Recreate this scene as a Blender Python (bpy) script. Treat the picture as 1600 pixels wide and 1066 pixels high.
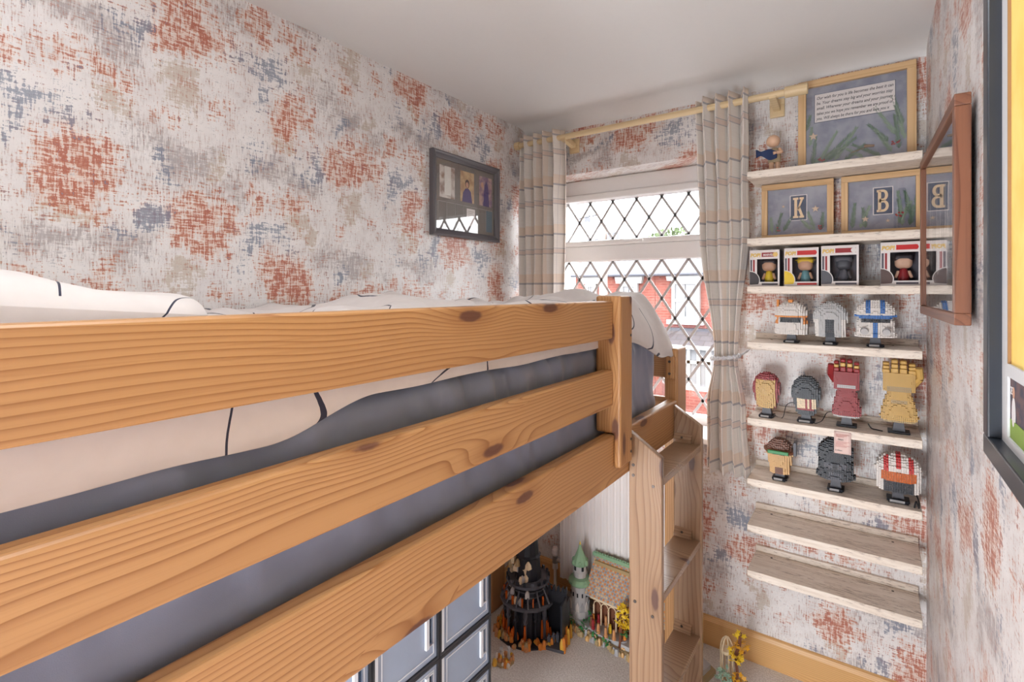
import bpy, bmesh, math, random
import numpy as np
from mathutils import Vector, Matrix, noise as mnoise

random.seed(7)
SC = bpy.context.scene
for _o in list(bpy.data.objects):
    bpy.data.objects.remove(_o)
COL = SC.collection
PI = math.pi

# ------------------------------------------------------------------ camera
cam_d = bpy.data.cameras.new('camera')
cam = bpy.data.objects.new('camera', cam_d)
COL.objects.link(cam)
cam.location = (0.0, 0.0, 1.5)
cam.rotation_euler = (PI / 2, 0, math.atan(562 / 793))
cam_d.sensor_width = 36.0
cam_d.lens = 793 / 1600 * 36
cam_d.shift_y = -(533 - 455) / 1600
cam_d.clip_start = 0.02
SC.camera = cam

# ------------------------------------------------------------------ world, lights, exposure
W = bpy.data.worlds.new('overcast_sky')
SC.world = W
W.use_nodes = True
_bg = W.node_tree.nodes['Background']
_bg.inputs['Color'].default_value = (0.97, 0.985, 1.0, 1)
_bg.inputs['Strength'].default_value = 9.5

def area_light(name, loc, rot, sx, sy, power, color=(1, 1, 1), portal=False):
    d = bpy.data.lights.new(name, 'AREA')
    d.shape = 'RECTANGLE'; d.size = sx; d.size_y = sy
    d.energy = power; d.color = color
    o = bpy.data.objects.new(name, d); COL.objects.link(o)
    o.location = loc; o.rotation_euler = rot
    if portal:
        d.cycles.is_portal = True
    return o

area_light('window_portal', (-0.93, 2.53, 1.47), (-PI / 2, 0, 0), 1.0, 1.25, 1, portal=True)
# added fill light, set low in the rear doorway to brighten under the bed
area_light('low_fill_light', (-0.66, -1.03, 0.55), (PI / 2, 0, 0), 0.76, 1.0, 48, (0.91, 0.96, 1.0))
LAMP_STRENGTH = 14.0

SC.view_settings.view_transform = 'Standard'
SC.view_settings.look = 'None'
SC.view_settings.exposure = 0.44
SC.view_settings.gamma = 1.0
SC.view_settings.use_curve_mapping = False
try:
    SC.cycles.use_denoising = True
    SC.cycles.max_bounces = 10
    SC.cycles.transparent_max_bounces = 24
    SC.cycles.sample_clamp_indirect = 6.0
    SC.cycles.caustics_reflective = False
    SC.cycles.caustics_refractive = False
except Exception:
    pass

# ------------------------------------------------------------------ helpers: mesh
def lin(r, g, b):
    def f(c):
        c /= 255.0
        return c / 12.92 if c <= 0.04045 else ((c + 0.055) / 1.055) ** 2.4
    return (f(r), f(g), f(b), 1.0)


class MB:
    """collects faces; build() links them as one mesh object"""
    def __init__(self):
        self.v = []; self.f = []; self.m = []

    def add(self, verts, faces, mi=0):
        b = len(self.v)
        self.v.extend([tuple(p) for p in verts])
        for q in faces:
            self.f.append(tuple(b + i for i in q)); self.m.append(mi)
        return self

    def box(self, x0, x1, y0, y1, z0, z1, mi=0):
        vs = [(x0, y0, z0), (x1, y0, z0), (x1, y1, z0), (x0, y1, z0), (x0, y0, z1), (x1, y0, z1), (x1, y1, z1), (x0, y1, z1)]
        return self.add(vs, [(0, 3, 2, 1), (4, 5, 6, 7), (0, 1, 5, 4), (1, 2, 6, 5), (2, 3, 7, 6), (3, 0, 4, 7)], mi)

    def tube(self, p0, p1, r0, r1=None, n=10, mi=0, caps=True):
        r1 = r0 if r1 is None else r1
        p0 = Vector(p0); p1 = Vector(p1)
        d = (p1 - p0).normalized()
        a = d.orthogonal().normalized(); b = d.cross(a)
        vs = []
        for p, r in ((p0, r0), (p1, r1)):
            for i in range(n):
                t = 2 * PI * i / n
                vs.append(p + a * (r * math.cos(t)) + b * (r * math.sin(t)))
        fs = [(i, (i + 1) % n, n + (i + 1) % n, n + i) for i in range(n)]
        if caps:
            fs += [tuple(range(n - 1, -1, -1)), tuple(range(n, 2 * n))]
        return self.add(vs, fs, mi)

    def path(self, pts, r, n=6, mi=0):
        for i in range(len(pts) - 1):
            self.tube(pts[i], pts[i + 1], r, r, n, mi)
        return self

    def lathe(self, prof, n=16, c=(0, 0, 0), mi=0, sx=1.0, sy=1.0, rot=0.0):
        vs = []
        for r, z in prof:
            for i in range(n):
                t = 2 * PI * i / n + rot
                vs.append((c[0] + r * sx * math.cos(t), c[1] + r * sy * math.sin(t), c[2] + z))
        fs = []
        k = len(prof)
        for j in range(k - 1):
            for i in range(n):
                fs.append((j * n + i, j * n + (i + 1) % n, (j + 1) * n + (i + 1) % n, (j + 1) * n + i))
        fs.append(tuple(range(n - 1, -1, -1)))
        fs.append(tuple((k - 1) * n + i for i in range(n)))
        return self.add(vs, fs, mi)

    def prism_y(self, poly, y0, y1, mi=0):
        """polygon in (x,z) (counter-clockwise seen from -y) pushed from y0 to y1"""
        n = len(poly)
        vs = [(x, y0, z) for x, z in poly] + [(x, y1, z) for x, z in poly]
        fs = [tuple(range(n)), tuple(range(2 * n - 1, n - 1, -1))]
        fs += [(i, n + i, n + (i + 1) % n, (i + 1) % n) for i in range(n)]
        return self.add(vs, fs, mi)

    def prism_x(self, poly, x0, x1, mi=0):
        n = len(poly)
        vs = [(x0, y, z) for y, z in poly] + [(x1, y, z) for y, z in poly]
        fs = [tuple(range(n - 1, -1, -1)), tuple(range(n, 2 * n))]
        fs += [(i, (i + 1) % n, n + (i + 1) % n, n + i) for i in range(n)]
        return self.add(vs, fs, mi)

    def prism_z(self, poly, z0, z1, mi=0):
        n = len(poly)
        vs = [(x, y, z0) for x, y in poly] + [(x, y, z1) for x, y in poly]
        fs = [tuple(range(n - 1, -1, -1)), tuple(range(n, 2 * n))]
        fs += [(i, (i + 1) % n, n + (i + 1) % n, n + i) for i in range(n)]
        return self.add(vs, fs, mi)

    def ball(self, c, rx, ry, rz, n=12, k=8, mi=0):
        prof = [(max(math.sin(PI * j / k), 1e-3), -math.cos(PI * j / k)) for j in range(k + 1)]
        b = len(self.v)
        self.lathe(prof, n, (0, 0, 0), mi)
        for i in range(b, len(self.v)):
            x, y, z = self.v[i]
            self.v[i] = (c[0] + x * rx, c[1] + y * ry, c[2] + z * rz)
        return self

    def build(self, name, mats, parent=None, smooth=False, bevel=0.0, loc=None, fixn=False, seg=2):
        me = bpy.data.meshes.new(name)
        me.from_pydata(self.v, [], self.f)
        if not isinstance(mats, (list, tuple)):
            mats = [mats]
        for m in mats:
            me.materials.append(m)
        if len(mats) > 1:
            me.polygons.foreach_set('material_index', self.m)
        if bevel or fixn:
            bm = bmesh.new(); bm.from_mesh(me)
            if fixn:
                bmesh.ops.recalc_face_normals(bm, faces=bm.faces)
            if bevel:
                bmesh.ops.bevel(bm, geom=bm.edges[:], offset=bevel, segments=seg, profile=0.5, affect='EDGES', clamp_overlap=True)
            bm.to_mesh(me); bm.free()
        if smooth:
            me.polygons.foreach_set('use_smooth', [True] * len(me.polygons))
        me.update()
        o = bpy.data.objects.new(name, me)
        COL.objects.link(o)
        if parent is not None:
            o.parent = parent
        if loc is not None:
            o.location = loc
        return o


def board(name, mat, parent, x0, x1, y0, y1, z0, z1, bevel=0.004, seg=2):
    """a box centred on its own origin (so that the wood grain differs from board to board)"""
    c = ((x0 + x1) / 2, (y0 + y1) / 2, (z0 + z1) / 2)
    hx, hy, hz = (x1 - x0) / 2, (y1 - y0) / 2, (z1 - z0) / 2
    return MB().box(-hx, hx, -hy, hy, -hz, hz).build(name, mat, parent, bevel=bevel, loc=c, seg=seg)


def tag(o, label=None, cat=None, group=None, kind=None):
    if label: o['label'] = label
    if cat: o['category'] = cat
    if group: o['group'] = group
    if kind: o['kind'] = kind
    return o


def thing(name, label, cat, loc=(0, 0, 0), rot=(0, 0, 0), group=None):
    o = bpy.data.objects.new(name, None)
    o.empty_display_size = 0.05
    COL.objects.link(o)
    o.location = loc; o.rotation_euler = rot
    return tag(o, label, cat, group)


def set_uv(o, fn):
    me = o.data
    uv = me.uv_layers.new(name='UVMap')
    co = [fn(v.co) for v in me.vertices]
    arr = np.zeros(len(me.loops) * 2, dtype=np.float32)
    vi = np.zeros(len(me.loops), dtype=np.int32)
    me.loops.foreach_get('vertex_index', vi)
    c = np.array(co, dtype=np.float32)
    arr[0::2] = c[vi, 0]; arr[1::2] = c[vi, 1]
    uv.data.foreach_set('uv', arr)


def grid_mesh(nu, nv, fn):
    """fn(i, j) -> point; returns MB with (nu+1)*(nv+1) verts"""
    m = MB()
    vs = [fn(i, j) for j in range(nv + 1) for i in range(nu + 1)]
    w = nu + 1
    fs = [(j * w + i, j * w + i + 1, (j + 1) * w + i + 1, (j + 1) * w + i) for j in range(nv) for i in range(nu)]
    return m.add(vs, fs)


def rounded_box(hx, hy, hz, r, nx, ny, nz, disp=None):
    """closed rounded box centred at the origin, optionally displaced along its normal"""
    m = MB(); idx = {}
    def vert(p):
        key = tuple(round(c, 5) for c in p)
        if key in idx:
            return idx[key]
        q = [max(-h + r, min(h - r, c)) for c, h in zip(p, (hx, hy, hz))]
        d = Vector(p) - Vector(q)
        n = d.normalized() if d.length > 1e-9 else Vector((0, 0, 1))
        o = Vector(q) + n * r
        if disp:
            o = o + n * disp(o, n)
        idx[key] = len(m.v)
        m.v.append(tuple(o))
        return idx[key]
    def lsp(h, n):
        # denser near the rounded edge
        inner = [(-h + r) + (2 * h - 2 * r) * i / n for i in range(n + 1)]
        edge = [-h, -h + r * 0.3, -h + r * 0.6]
        return edge + inner + [-e for e in reversed(edge)]
    X, Y, Z = lsp(hx, nx), lsp(hy, ny), lsp(hz, nz)
    def face(A, B, mk, flip):
        for i in range(len(A) - 1):
            for j in range(len(B) - 1):
                q = [vert(mk(A[i], B[j])), vert(mk(A[i + 1], B[j])), vert(mk(A[i + 1], B[j + 1])), vert(mk(A[i], B[j + 1]))]
                m.f.append(tuple(reversed(q)) if flip else tuple(q)); m.m.append(0)
    face(X, Y, lambda a, b: (a, b, hz), False); face(X, Y, lambda a, b: (a, b, -hz), True)
    face(X, Z, lambda a, b: (a, -hy, b), False); face(X, Z, lambda a, b: (a, hy, b), True)
    face(Y, Z, lambda a, b: (hx, a, b), False); face(Y, Z, lambda a, b: (-hx, a, b), True)
    return m


def text_mesh(name, body, size, mat, parent, loc, rot, shear=0.0, align='LEFT', width=None, extrude=0.0002, bold=0.0, xscale=1.0):
    cu = bpy.data.curves.new(name, 'FONT')
    cu.body = body; cu.size = size; cu.shear = shear; cu.align_x = align
    cu.extrude = extrude; cu.resolution_u = 2; cu.offset = bold
    tmp = bpy.data.objects.new(name, cu)
    COL.objects.link(tmp)
    dg = bpy.context.evaluated_depsgraph_get()
    me = bpy.data.meshes.new_from_object(tmp.evaluated_get(dg))
    bpy.data.objects.remove(tmp)
    me.name = name
    me.materials.clear(); me.materials.append(mat)
    xs = [v.co.x for v in me.vertices] or [0]
    k = xscale
    if width and max(xs) - min(xs) > 1e-6:
        k = width / (max(xs) - min(xs))
    for v in me.vertices:
        v.co.x *= k
    o = bpy.data.objects.new(name, me); COL.objects.link(o)
    o.parent = parent; o.location = loc; o.rotation_euler = rot
    return o


# ------------------------------------------------------------------ helpers: nodes
class NT:
    def __init__(self, name):
        self.mat = bpy.data.materials.new(name)
        self.mat.use_nodes = True
        self.t = self.mat.node_tree
        self.b = self.t.nodes['Principled BSDF']
        self.out = self.t.nodes['Material Output']

    def n(self, typ, ins=None, **props):
        nd = self.t.nodes.new(typ)
        for k, v in props.items():
            setattr(nd, k, v)
        for k, v in (ins or {}).items():
            self.set(nd.inputs[k], v)
        return nd

    def set(self, sock, v):
        if isinstance(v, bpy.types.NodeSocket):
            self.t.links.new(v, sock)
        elif isinstance(v, (int, float)) and hasattr(sock.default_value, '__len__'):
            sock.default_value = tuple([v] * len(sock.default_value))
        else:
            sock.default_value = v

    def m(self, op, a, b=0.0, c=0.0, clamp=False):
        nd = self.t.nodes.new('ShaderNodeMath'); nd.operation = op; nd.use_clamp = clamp
        self.set(nd.inputs[0], a); self.set(nd.inputs[1], b); self.set(nd.inputs[2], c)
        return nd.outputs[0]

    def sstep(self, x, lo, hi):
        nd = self.t.nodes.new('ShaderNodeMapRange'); nd.interpolation_type = 'SMOOTHSTEP'
        self.set(nd.inputs['Value'], x); nd.inputs['From Min'].default_value = lo; nd.inputs['From Max'].default_value = hi
        return nd.outputs['Result']

    def mix(self, f, a, b, mode='MIX'):
        nd = self.t.nodes.new('ShaderNodeMix'); nd.data_type = 'RGBA'; nd.blend_type = mode
        self.set(nd.inputs[0], f); self.set(nd.inputs[6], a); self.set(nd.inputs[7], b)
        return nd.outputs[2]

    def scale(self, v, s):
        nd = self.t.nodes.new('ShaderNodeVectorMath'); nd.operation = 'MULTIPLY'
        self.set(nd.inputs[0], v); nd.inputs[1].default_value = s
        return nd.outputs[0]

    def noise(self, v, scale=1.0, detail=2.0, rough=0.5, dist=0.0, dim='3D', out='Fac'):
        nd = self.n('ShaderNodeTexNoise', {'Scale': scale, 'Detail': detail, 'Roughness': rough, 'Distortion': dist}, noise_dimensions=dim)
        if v is not None:
            self.t.links.new(v, nd.inputs['Vector'])
        return nd.outputs[out]

    def bump(self, h, strength=0.2, dist=0.01):
        nd = self.n('ShaderNodeBump', {'Strength': strength, 'Distance': dist, 'Height': h})
        self.t.links.new(nd.outputs['Normal'], self.b.inputs['Normal'])

    def fin(self, color, rough=0.5, metal=0.0, spec=0.5):
        self.set(self.b.inputs['Base Color'], color)
        self.set(self.b.inputs['Roughness'], rough)
        self.b.inputs['Metallic'].default_value = metal
        self.b.inputs['Specular IOR Level'].default_value = spec
        return self.mat

    def obj(self):
        return self.n('ShaderNodeTexCoord').outputs['Object']

    def uv(self):
        return self.n('ShaderNodeTexCoord').outputs['UV']


_cache = {}
def plain(name, rgb, rough=0.45, metal=0.0, var=0.06, spec=0.5, bump=0.0):
    """plain colour with slight procedural mottling"""
    if name in _cache:
        return _cache[name]
    t = NT(name)
    f = t.noise(t.obj(), 60.0, 3.0, 0.6)
    c = lin(*rgb)
    a = tuple(max(0, x * (1 - var)) for x in c[:3]) + (1,)
    b = tuple(min(1, x * (1 + var)) for x in c[:3]) + (1,)
    if bump:
        t.bump(f, bump, 0.002)
    _cache[name] = t.fin(t.mix(f, a, b), rough, metal, spec)
    return _cache[name]


def pine(name, axis, light, dark, knot, rough=0.42, ring=150.0, knots=True, lo=0.25):
    t = NT(name)
    sep = t.n('ShaderNodeSeparateXYZ', {0: t.obj()})
    rnd = t.n('ShaderNodeObjectInfo').outputs['Random']
    order = {'x': (0, 1, 2), 'y': (1, 0, 2), 'z': (2, 0, 1)}[axis]
    l = t.m('ADD', sep.outputs[order[0]], t.m('MULTIPLY', rnd, 17.0))
    a, b = sep.outputs[order[1]], sep.outputs[order[2]]
    P = t.n('ShaderNodeCombineXYZ', {0: l, 1: a, 2: b}).outputs[0]
    warp = t.noise(t.scale(P, (1.3, 5.0, 5.0)), 1.0, 2.0, 0.5)
    ra = t.m('ADD', a, t.m('MULTIPLY_ADD', rnd, 0.05, 0.04)); rb = t.m('ADD', b, t.m('ADD', t.m('MULTIPLY', warp, 0.05), t.m('MULTIPLY_ADD', rnd, 0.10, 0.02)))
    r = t.m('SQRT', t.m('ADD', t.m('MULTIPLY', ra, ra), t.m('MULTIPLY', rb, rb)))
    r = t.m('ADD', r, t.m('MULTIPLY', t.noise(t.scale(P, (2.2, 9.0, 9.0)), 1.0, 1.0), 0.018))
    kmask = None
    if knots:
        V2 = t.n('ShaderNodeCombineXYZ', {0: t.m('MULTIPLY', l, 2.6), 1: t.m('MULTIPLY', t.m('ADD', a, b), 8.0), 2: 0.0}).outputs[0]
        vo = t.n('ShaderNodeTexVoronoi', {'Vector': V2, 'Scale': 1.0, 'Randomness': 0.9}, voronoi_dimensions='2D')
        d = vo.outputs['Distance']
        sel = t.m('GREATER_THAN', t.n('ShaderNodeSeparateColor', {0: vo.outputs['Color']}).outputs[0], 0.33)
        halo = t.m('MULTIPLY', t.sstep(d, 0.42, 0.0), sel)
        r = t.m('ADD', r, t.m('MULTIPLY', halo, 0.016))
        dd = t.m('ADD', d, t.m('MULTIPLY', t.noise(P, 60.0, 2.0), 0.03))
        kmask = t.m('MULTIPLY', t.sstep(dd, 0.115, 0.075), sel)
        hmask = t.m('MULTIPLY', t.sstep(dd, 0.26, 0.09), sel)
    fr = t.m('FRACT', t.m('MULTIPLY', r, ring))
    line = t.m('ADD', t.m('MULTIPLY', t.m('POWER', fr, 6.0), t.sstep(fr, 1.0, 0.95)), t.m('MULTIPLY', t.sstep(fr, lo, 0.95), 0.28))
    fine = t.noise(t.scale(P, (4.0, 260.0, 260.0)), 1.0, 2.0, 0.6)
    tone = t.noise(t.scale(P, (1.0, 7.0, 7.0)), 1.0, 2.0)
    c = t.mix(t.m('MULTIPLY', line, 0.85, clamp=True), lin(*light), lin(*dark))
    mid = tuple((p + q) / 2 for p, q in zip(light, dark))
    c = t.mix(t.m('MULTIPLY', t.sstep(tone, 0.3, 0.8), 0.35), c, lin(*mid))
    c = t.mix(t.m('MULTIPLY', t.sstep(fine, 0.45, 0.8), 0.28), c, lin(*dark))
    c = t.mix(t.m('MULTIPLY', t.m('SUBTRACT', rnd, 0.5, clamp=True), 0.25), c, lin(*dark))
    if knots:
        c = t.mix(t.m('MULTIPLY', hmask, 0.4), c, lin(*dark))
        c = t.mix(t.m('MULTIPLY', kmask, 0.85), c, lin(*knot))
    t.bump(t.m('ADD', line, fine), 0.06, 0.002)
    return t.fin(c, rough)


PINE = {ax: pine('honey_pine_' + ax, ax, (194, 146, 96), (144, 92, 48), (92, 54, 44)) for ax in 'xyz'}
PALE = {ax: pine('pale_pine_' + ax, ax, (160, 129, 102), (120, 89, 67), (84, 58, 54), 0.26, 120.0) for ax in 'xz'}
FRAMEP = {ax: pine('frame_pine_' + ax, ax, (224, 188, 142), (204, 162, 114), (150, 100, 60), 0.5, 60.0, False) for ax in 'xz'}
WALNUT = {ax: pine('walnut_' + ax, ax, (134, 86, 62), (98, 58, 42), (70, 40, 30), 0.4, 70.0, False) for ax in 'yz'}


def wallpaper(name):
    t = NT(name)
    uv = t.uv()
    rust = t.n('ShaderNodeAttribute', attribute_name='rust').outputs['Fac']
    blue = t.n('ShaderNodeAttribute', attribute_name='blue').outputs['Fac']
    beig = t.n('ShaderNodeAttribute', attribute_name='beige').outputs['Fac']
    grey = t.n('ShaderNodeAttribute', attribute_name='grey').outputs['Fac']
    sH = t.noise(t.scale(uv, (20, 130, 1)), 1.0, 4.0, 0.65, dim='2D')
    sV = t.noise(t.scale(uv, (120, 19, 1)), 1.0, 4.0, 0.65, dim='2D')
    sH2 = t.noise(t.scale(uv, (36, 230, 1)), 1.0, 3.0, 0.7, dim='2D')
    sV2 = t.noise(t.scale(uv, (250, 28, 1)), 1.0, 3.0, 0.7, dim='2D')
    blot = t.noise(t.scale(uv, (12, 12, 1)), 1.0, 4.0, 0.6, dim='2D')
    cross = t.m('ADD', t.m('SUBTRACT', sH, 0.5), t.m('SUBTRACT', sV, 0.5))
    cross2 = t.m('ADD', t.m('SUBTRACT', sH2, 0.5), t.m('SUBTRACT', sV2, 0.5))
    fine = t.noise(t.scale(uv, (420, 420, 1)), 1.0, 2.0, dim='2D')
    ragged = t.m('SUBTRACT', t.noise(t.scale(uv, (30, 22, 1)), 1.0, 5.0, 0.7, dim='2D'), 0.5)
    def mask(f, kc, kc2, kr, lo, hi, amt):
        x = t.m('ADD', t.m('ADD', f, t.m('MULTIPLY', ragged, kr)), t.m('ADD', t.m('MULTIPLY', cross, kc), t.m('MULTIPLY', cross2, kc2)))
        return t.m('MULTIPLY', t.sstep(x, lo, hi), amt)
    base = t.mix(t.sstep(blot, 0.3, 0.7), lin(236, 232, 231), lin(226, 221, 220))
    # thin grey wash made of vertical brush marks
    w = t.m('ADD', t.m('ADD', t.m('MULTIPLY', blot, 0.5), t.m('MULTIPLY', t.m('SUBTRACT', sV2, 0.5), 1.1)), t.m('MULTIPLY', grey, 0.42))
    c = t.mix(t.m('MULTIPLY', t.sstep(w, 0.26, 0.58), 0.7), base, lin(186, 179, 177))
    c = t.mix(mask(grey, 1.4, 1.0, 1.0, 0.36, 0.70, 0.6), c, lin(160, 151, 153))
    c = t.mix(mask(beig, 1.0, 0.8, 1.5, 0.44, 0.62, 0.75), c, lin(200, 187, 173))
    # pale orange under the rust
    c = t.mix(mask(rust, 1.2, 0.6, 1.0, 0.42, 0.75, 0.5), c, lin(218, 176, 152))
    c = t.mix(mask(rust, 2.1, 1.7, 1.2, 0.78, 0.96, 0.82), c, lin(186, 106, 74))
    c = t.mix(mask(rust, 1.6, 2.0, 2.0, 1.05, 1.30, 0.6), c, lin(170, 82, 66))
    # stray flecks of rust and slate blue everywhere
    fl = t.m('ADD', t.m('MULTIPLY', cross2, 1.3), t.m('MULTIPLY', blot, 0.75))
    c = t.mix(t.m('MULTIPLY', t.sstep(fl, 0.58, 0.70), 0.6), c, lin(186, 128, 106))
    c = t.mix(mask(blue, 1.5, 1.1, 1.0, 0.56, 0.74, 0.8), c, lin(124, 134, 154))
    fl2 = t.m('SUBTRACT', t.m('MULTIPLY', cross2, -1.3), t.m('MULTIPLY', blot, 0.75))
    c = t.mix(t.m('MULTIPLY', t.sstep(fl2, -0.06, 0.10), 0.55), c, lin(150, 152, 162))
    c = t.mix(t.m('MULTIPLY', t.sstep(fine, 0.5, 0.8), 0.12), c, lin(244, 238, 234))
    t.bump(t.m('ADD', cross2, t.m('MULTIPLY', fine, 0.4)), 0.02, 0.001)
    return t.fin(c, 0.42, 0, 0.5)


def shelf_mat():
    t = NT('whitewashed_wood')
    o = t.obj()
    s1 = t.noise(t.scale(o, (7, 60, 60)), 1.0, 5.0, 0.65, 0.4)
    s2 = t.noise(t.scale(o, (26, 160, 160)), 1.0, 4.0, 0.7)
    s3 = t.noise(t.scale(o, (3, 14, 14)), 1.0, 2.0)
    c = t.mix(t.sstep(s1, 0.35, 0.65), lin(244, 232, 219), lin(228, 213, 198))
    c = t.mix(t.m('MULTIPLY', t.sstep(t.m('ADD', s2, t.m('MULTIPLY', s3, 0.35)), 0.72, 0.82), 0.75), c, lin(164, 144, 130))
    c = t.mix(t.m('MULTIPLY', t.sstep(s2, 0.42, 0.30), 0.6), c, lin(232, 224, 214))
    t.bump(s2, 0.1, 0.002)
    return t.fin(c, 0.5, 0, 0.4)


def carpet_mat():
    t = NT('carpet_pile')
    o = t.obj()
    a = t.noise(o, 160.0, 3.0, 0.7); b = t.noise(o, 420.0, 2.0, 0.6); d = t.noise(o, 9.0, 3.0)
    c = t.mix(t.sstep(a, 0.3, 0.7), lin(204, 196, 190), lin(250, 246, 242))
    c = t.mix(t.m('MULTIPLY', t.sstep(b, 0.4, 0.7), 0.5), c, lin(232, 224, 218))
    c = t.mix(t.m('MULTIPLY', d, 0.25), c, lin(216, 208, 202))
    t.bump(t.m('ADD', a, b), 0.6, 0.006)
    return t.fin(c, 0.95, 0, 0.1)


def glass_mat(name, tint=(1, 1, 1, 1), refl=1.0):
    """clear thin glass: see-through, with Schlick reflection"""
    t = NT(name)
    t.t.nodes.remove(t.b)
    lw = t.n('ShaderNodeLayerWeight', {'Blend': 0.5}).outputs['Facing']
    f = t.m('MULTIPLY', t.m('MULTIPLY_ADD', t.m('POWER', lw, 5.0), 0.96, 0.04), refl, clamp=True)
    tr = t.n('ShaderNodeBsdfTransparent', {'Color': tint})
    gl = t.n('ShaderNodeBsdfGlossy', {'Color': (1, 1, 1, 1), 'Roughness': 0.01})
    mx = t.n('ShaderNodeMixShader', {0: f, 1: tr.outputs[0], 2: gl.outputs[0]})
    t.t.links.new(mx.outputs[0], t.out.inputs[0])
    return t.mat


def translucent_plastic(name, rgb, fac, rough=0.2):
    t = NT(name)
    n = t.noise(t.obj(), 30.0, 2.0)
    c = lin(*rgb)
    t.fin(t.mix(n, tuple(x * 0.95 for x in c[:3]) + (1,), c), rough)
    tr = t.n('ShaderNodeBsdfTransparent', {'Color': c})
    mx = t.n('ShaderNodeMixShader', {0: fac, 1: tr.outputs[0], 2: t.b.outputs[0]})
    t.t.links.new(mx.outputs[0], t.out.inputs[0])
    return t.mat


def fabric(name, rgb, rough=0.8, sheen=0.3, weave=900.0):
    t = NT(name)
    o = t.obj()
    n = t.noise(o, weave, 2.0); k = t.noise(o, 14.0, 3.0)
    c = lin(*rgb)
    col = t.mix(k, tuple(x * 0.88 for x in c[:3]) + (1,), tuple(min(1, x * 1.1) for x in c[:3]) + (1,))
    t.bump(n, 0.15, 0.001)
    t.fin(col, rough, 0, 0.3)
    t.b.inputs['Sheen Weight'].default_value = sheen
    return t.mat


def duvet_mat():
    t = NT('duvet_print')
    o = t.obj()
    n1 = t.noise(o, 3.2, 1.0, 0.4)
    fr = t.m('FRACT', t.m('MULTIPLY', n1, 7.0))
    line = t.m('LESS_THAN', t.m('ABSOLUTE', t.m('SUBTRACT', fr, 0.5)), 0.022)
    seg = t.m('GREATER_THAN', t.noise(o, 5.5, 0.0), 0.40)
    line = t.m('MULTIPLY', line, seg)
    vo = t.n('ShaderNodeTexVoronoi', {'Vector': o, 'Scale': 5.0})
    dash = t.m('LESS_THAN', vo.outputs['Distance'], 0.055)
    big = t.noise(o, 40.0, 3.0)
    c = t.mix(big, lin(228, 220, 217), lin(218, 210, 207))
    c = t.mix(dash, c, lin(228, 176, 84))
    c = t.mix(line, c, lin(58, 58, 74))
    t.bump(t.noise(o, 10.0, 2.0, 0.5), 0.22, 0.03)
    t.fin(c, 0.85, 0, 0.2)
    t.b.inputs['Sheen Weight'].default_value = 0.2
    return t.mat


def curtain_mat():
    t = NT('checked_curtain_cloth')
    uv = t.uv()
    sep = t.n('ShaderNodeSeparateXYZ', {0: uv})
    weave = t.noise(t.scale(uv, (500, 500, 1)), 1.0, 2.0, dim='2D')
    slub = t.noise(t.scale(uv, (12, 260, 1)), 1.0, 3.0, dim='2D')
    def band(x, period, lo, hi, off=0.0):
        f = t.m('FRACT', t.m('DIVIDE', t.m('ADD', x, off), period))
        return t.m('MULTIPLY', t.m('GREATER_THAN', f, lo), t.m('LESS_THAN', f, hi))
    z, u = sep.outputs[1], sep.outputs[0]
    c = t.mix(slub, lin(240, 234, 228), lin(230, 222, 215))
    tan, navy, rose = lin(232, 210, 190), lin(156, 152, 160), lin(216, 190, 177)
    c = t.mix(t.m('MULTIPLY', band(z, 0.24, 0.42, 0.60), 0.65), c, tan)
    c = t.mix(t.m('MULTIPLY', band(u, 0.22, 0.35, 0.58), 0.45), c, tan)
    c = t.mix(t.m('MULTIPLY', band(u, 0.22, 0.86, 0.875), 0.35), c, navy)
    c = t.mix(t.m('MULTIPLY', band(z, 0.24, 0.02, 0.10), 0.55), c, rose)
    c = t.mix(t.m('MULTIPLY', band(z, 0.24, 0.385, 0.42), 0.75), c, navy)
    c = t.mix(t.m('MULTIPLY', band(z, 0.24, 0.005, 0.022), 0.6), c, navy)
    c = t.mix(t.m('MULTIPLY', band(z, 0.24, 0.105, 0.122), 0.6), c, navy)
    t.bump(weave, 0.2, 0.001)
    t.fin(c, 0.9, 0, 0.15)
    t.b.inputs['Sheen Weight'].default_value = 0.2
    return t.mat


WALLP = wallpaper('distressed_wallpaper')
SHELF = shelf_mat()
CARPET = carpet_mat()
CURT = curtain_mat()
DUVET = duvet_mat()
SHEET = fabric('slate_sheet', (142, 151, 176), 0.38, 0.4)
GLASS = glass_mat('clear_glass')
PICGLASS = glass_mat('picture_glass')
WHITE = plain('white_gloss_paint', (232, 228, 226), 0.35, var=0.02)
UPVC = plain('white_upvc', (236, 234, 233), 0.3, var=0.015)
CEIL = plain('ceiling_paint', (232, 230, 229), 0.6, var=0.012)
LEAD = plain('lead_strip_grey', (184, 180, 180), 0.5, 0.0)
STEEL = plain('bright_steel', (170, 168, 166), 0.28, 0.9)
SCREW = plain('screw_steel', (92, 84, 80), 0.35, 0.8)
BLACK = plain('black_plastic', (30, 31, 36), 0.35)
DKGREY = plain('dark_grey_plastic', (62, 64, 72), 0.4)

# ------------------------------------------------------------------ room shell
XL, XR, YB, YR, ZC = -1.496, 0.154, 2.2545, -1.0, 2.35
WX0, WX1, WZ0, WZ1, YW = -1.43, -0.46, 0.86, 2.085, 2.44      # window opening and glass plane

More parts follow.
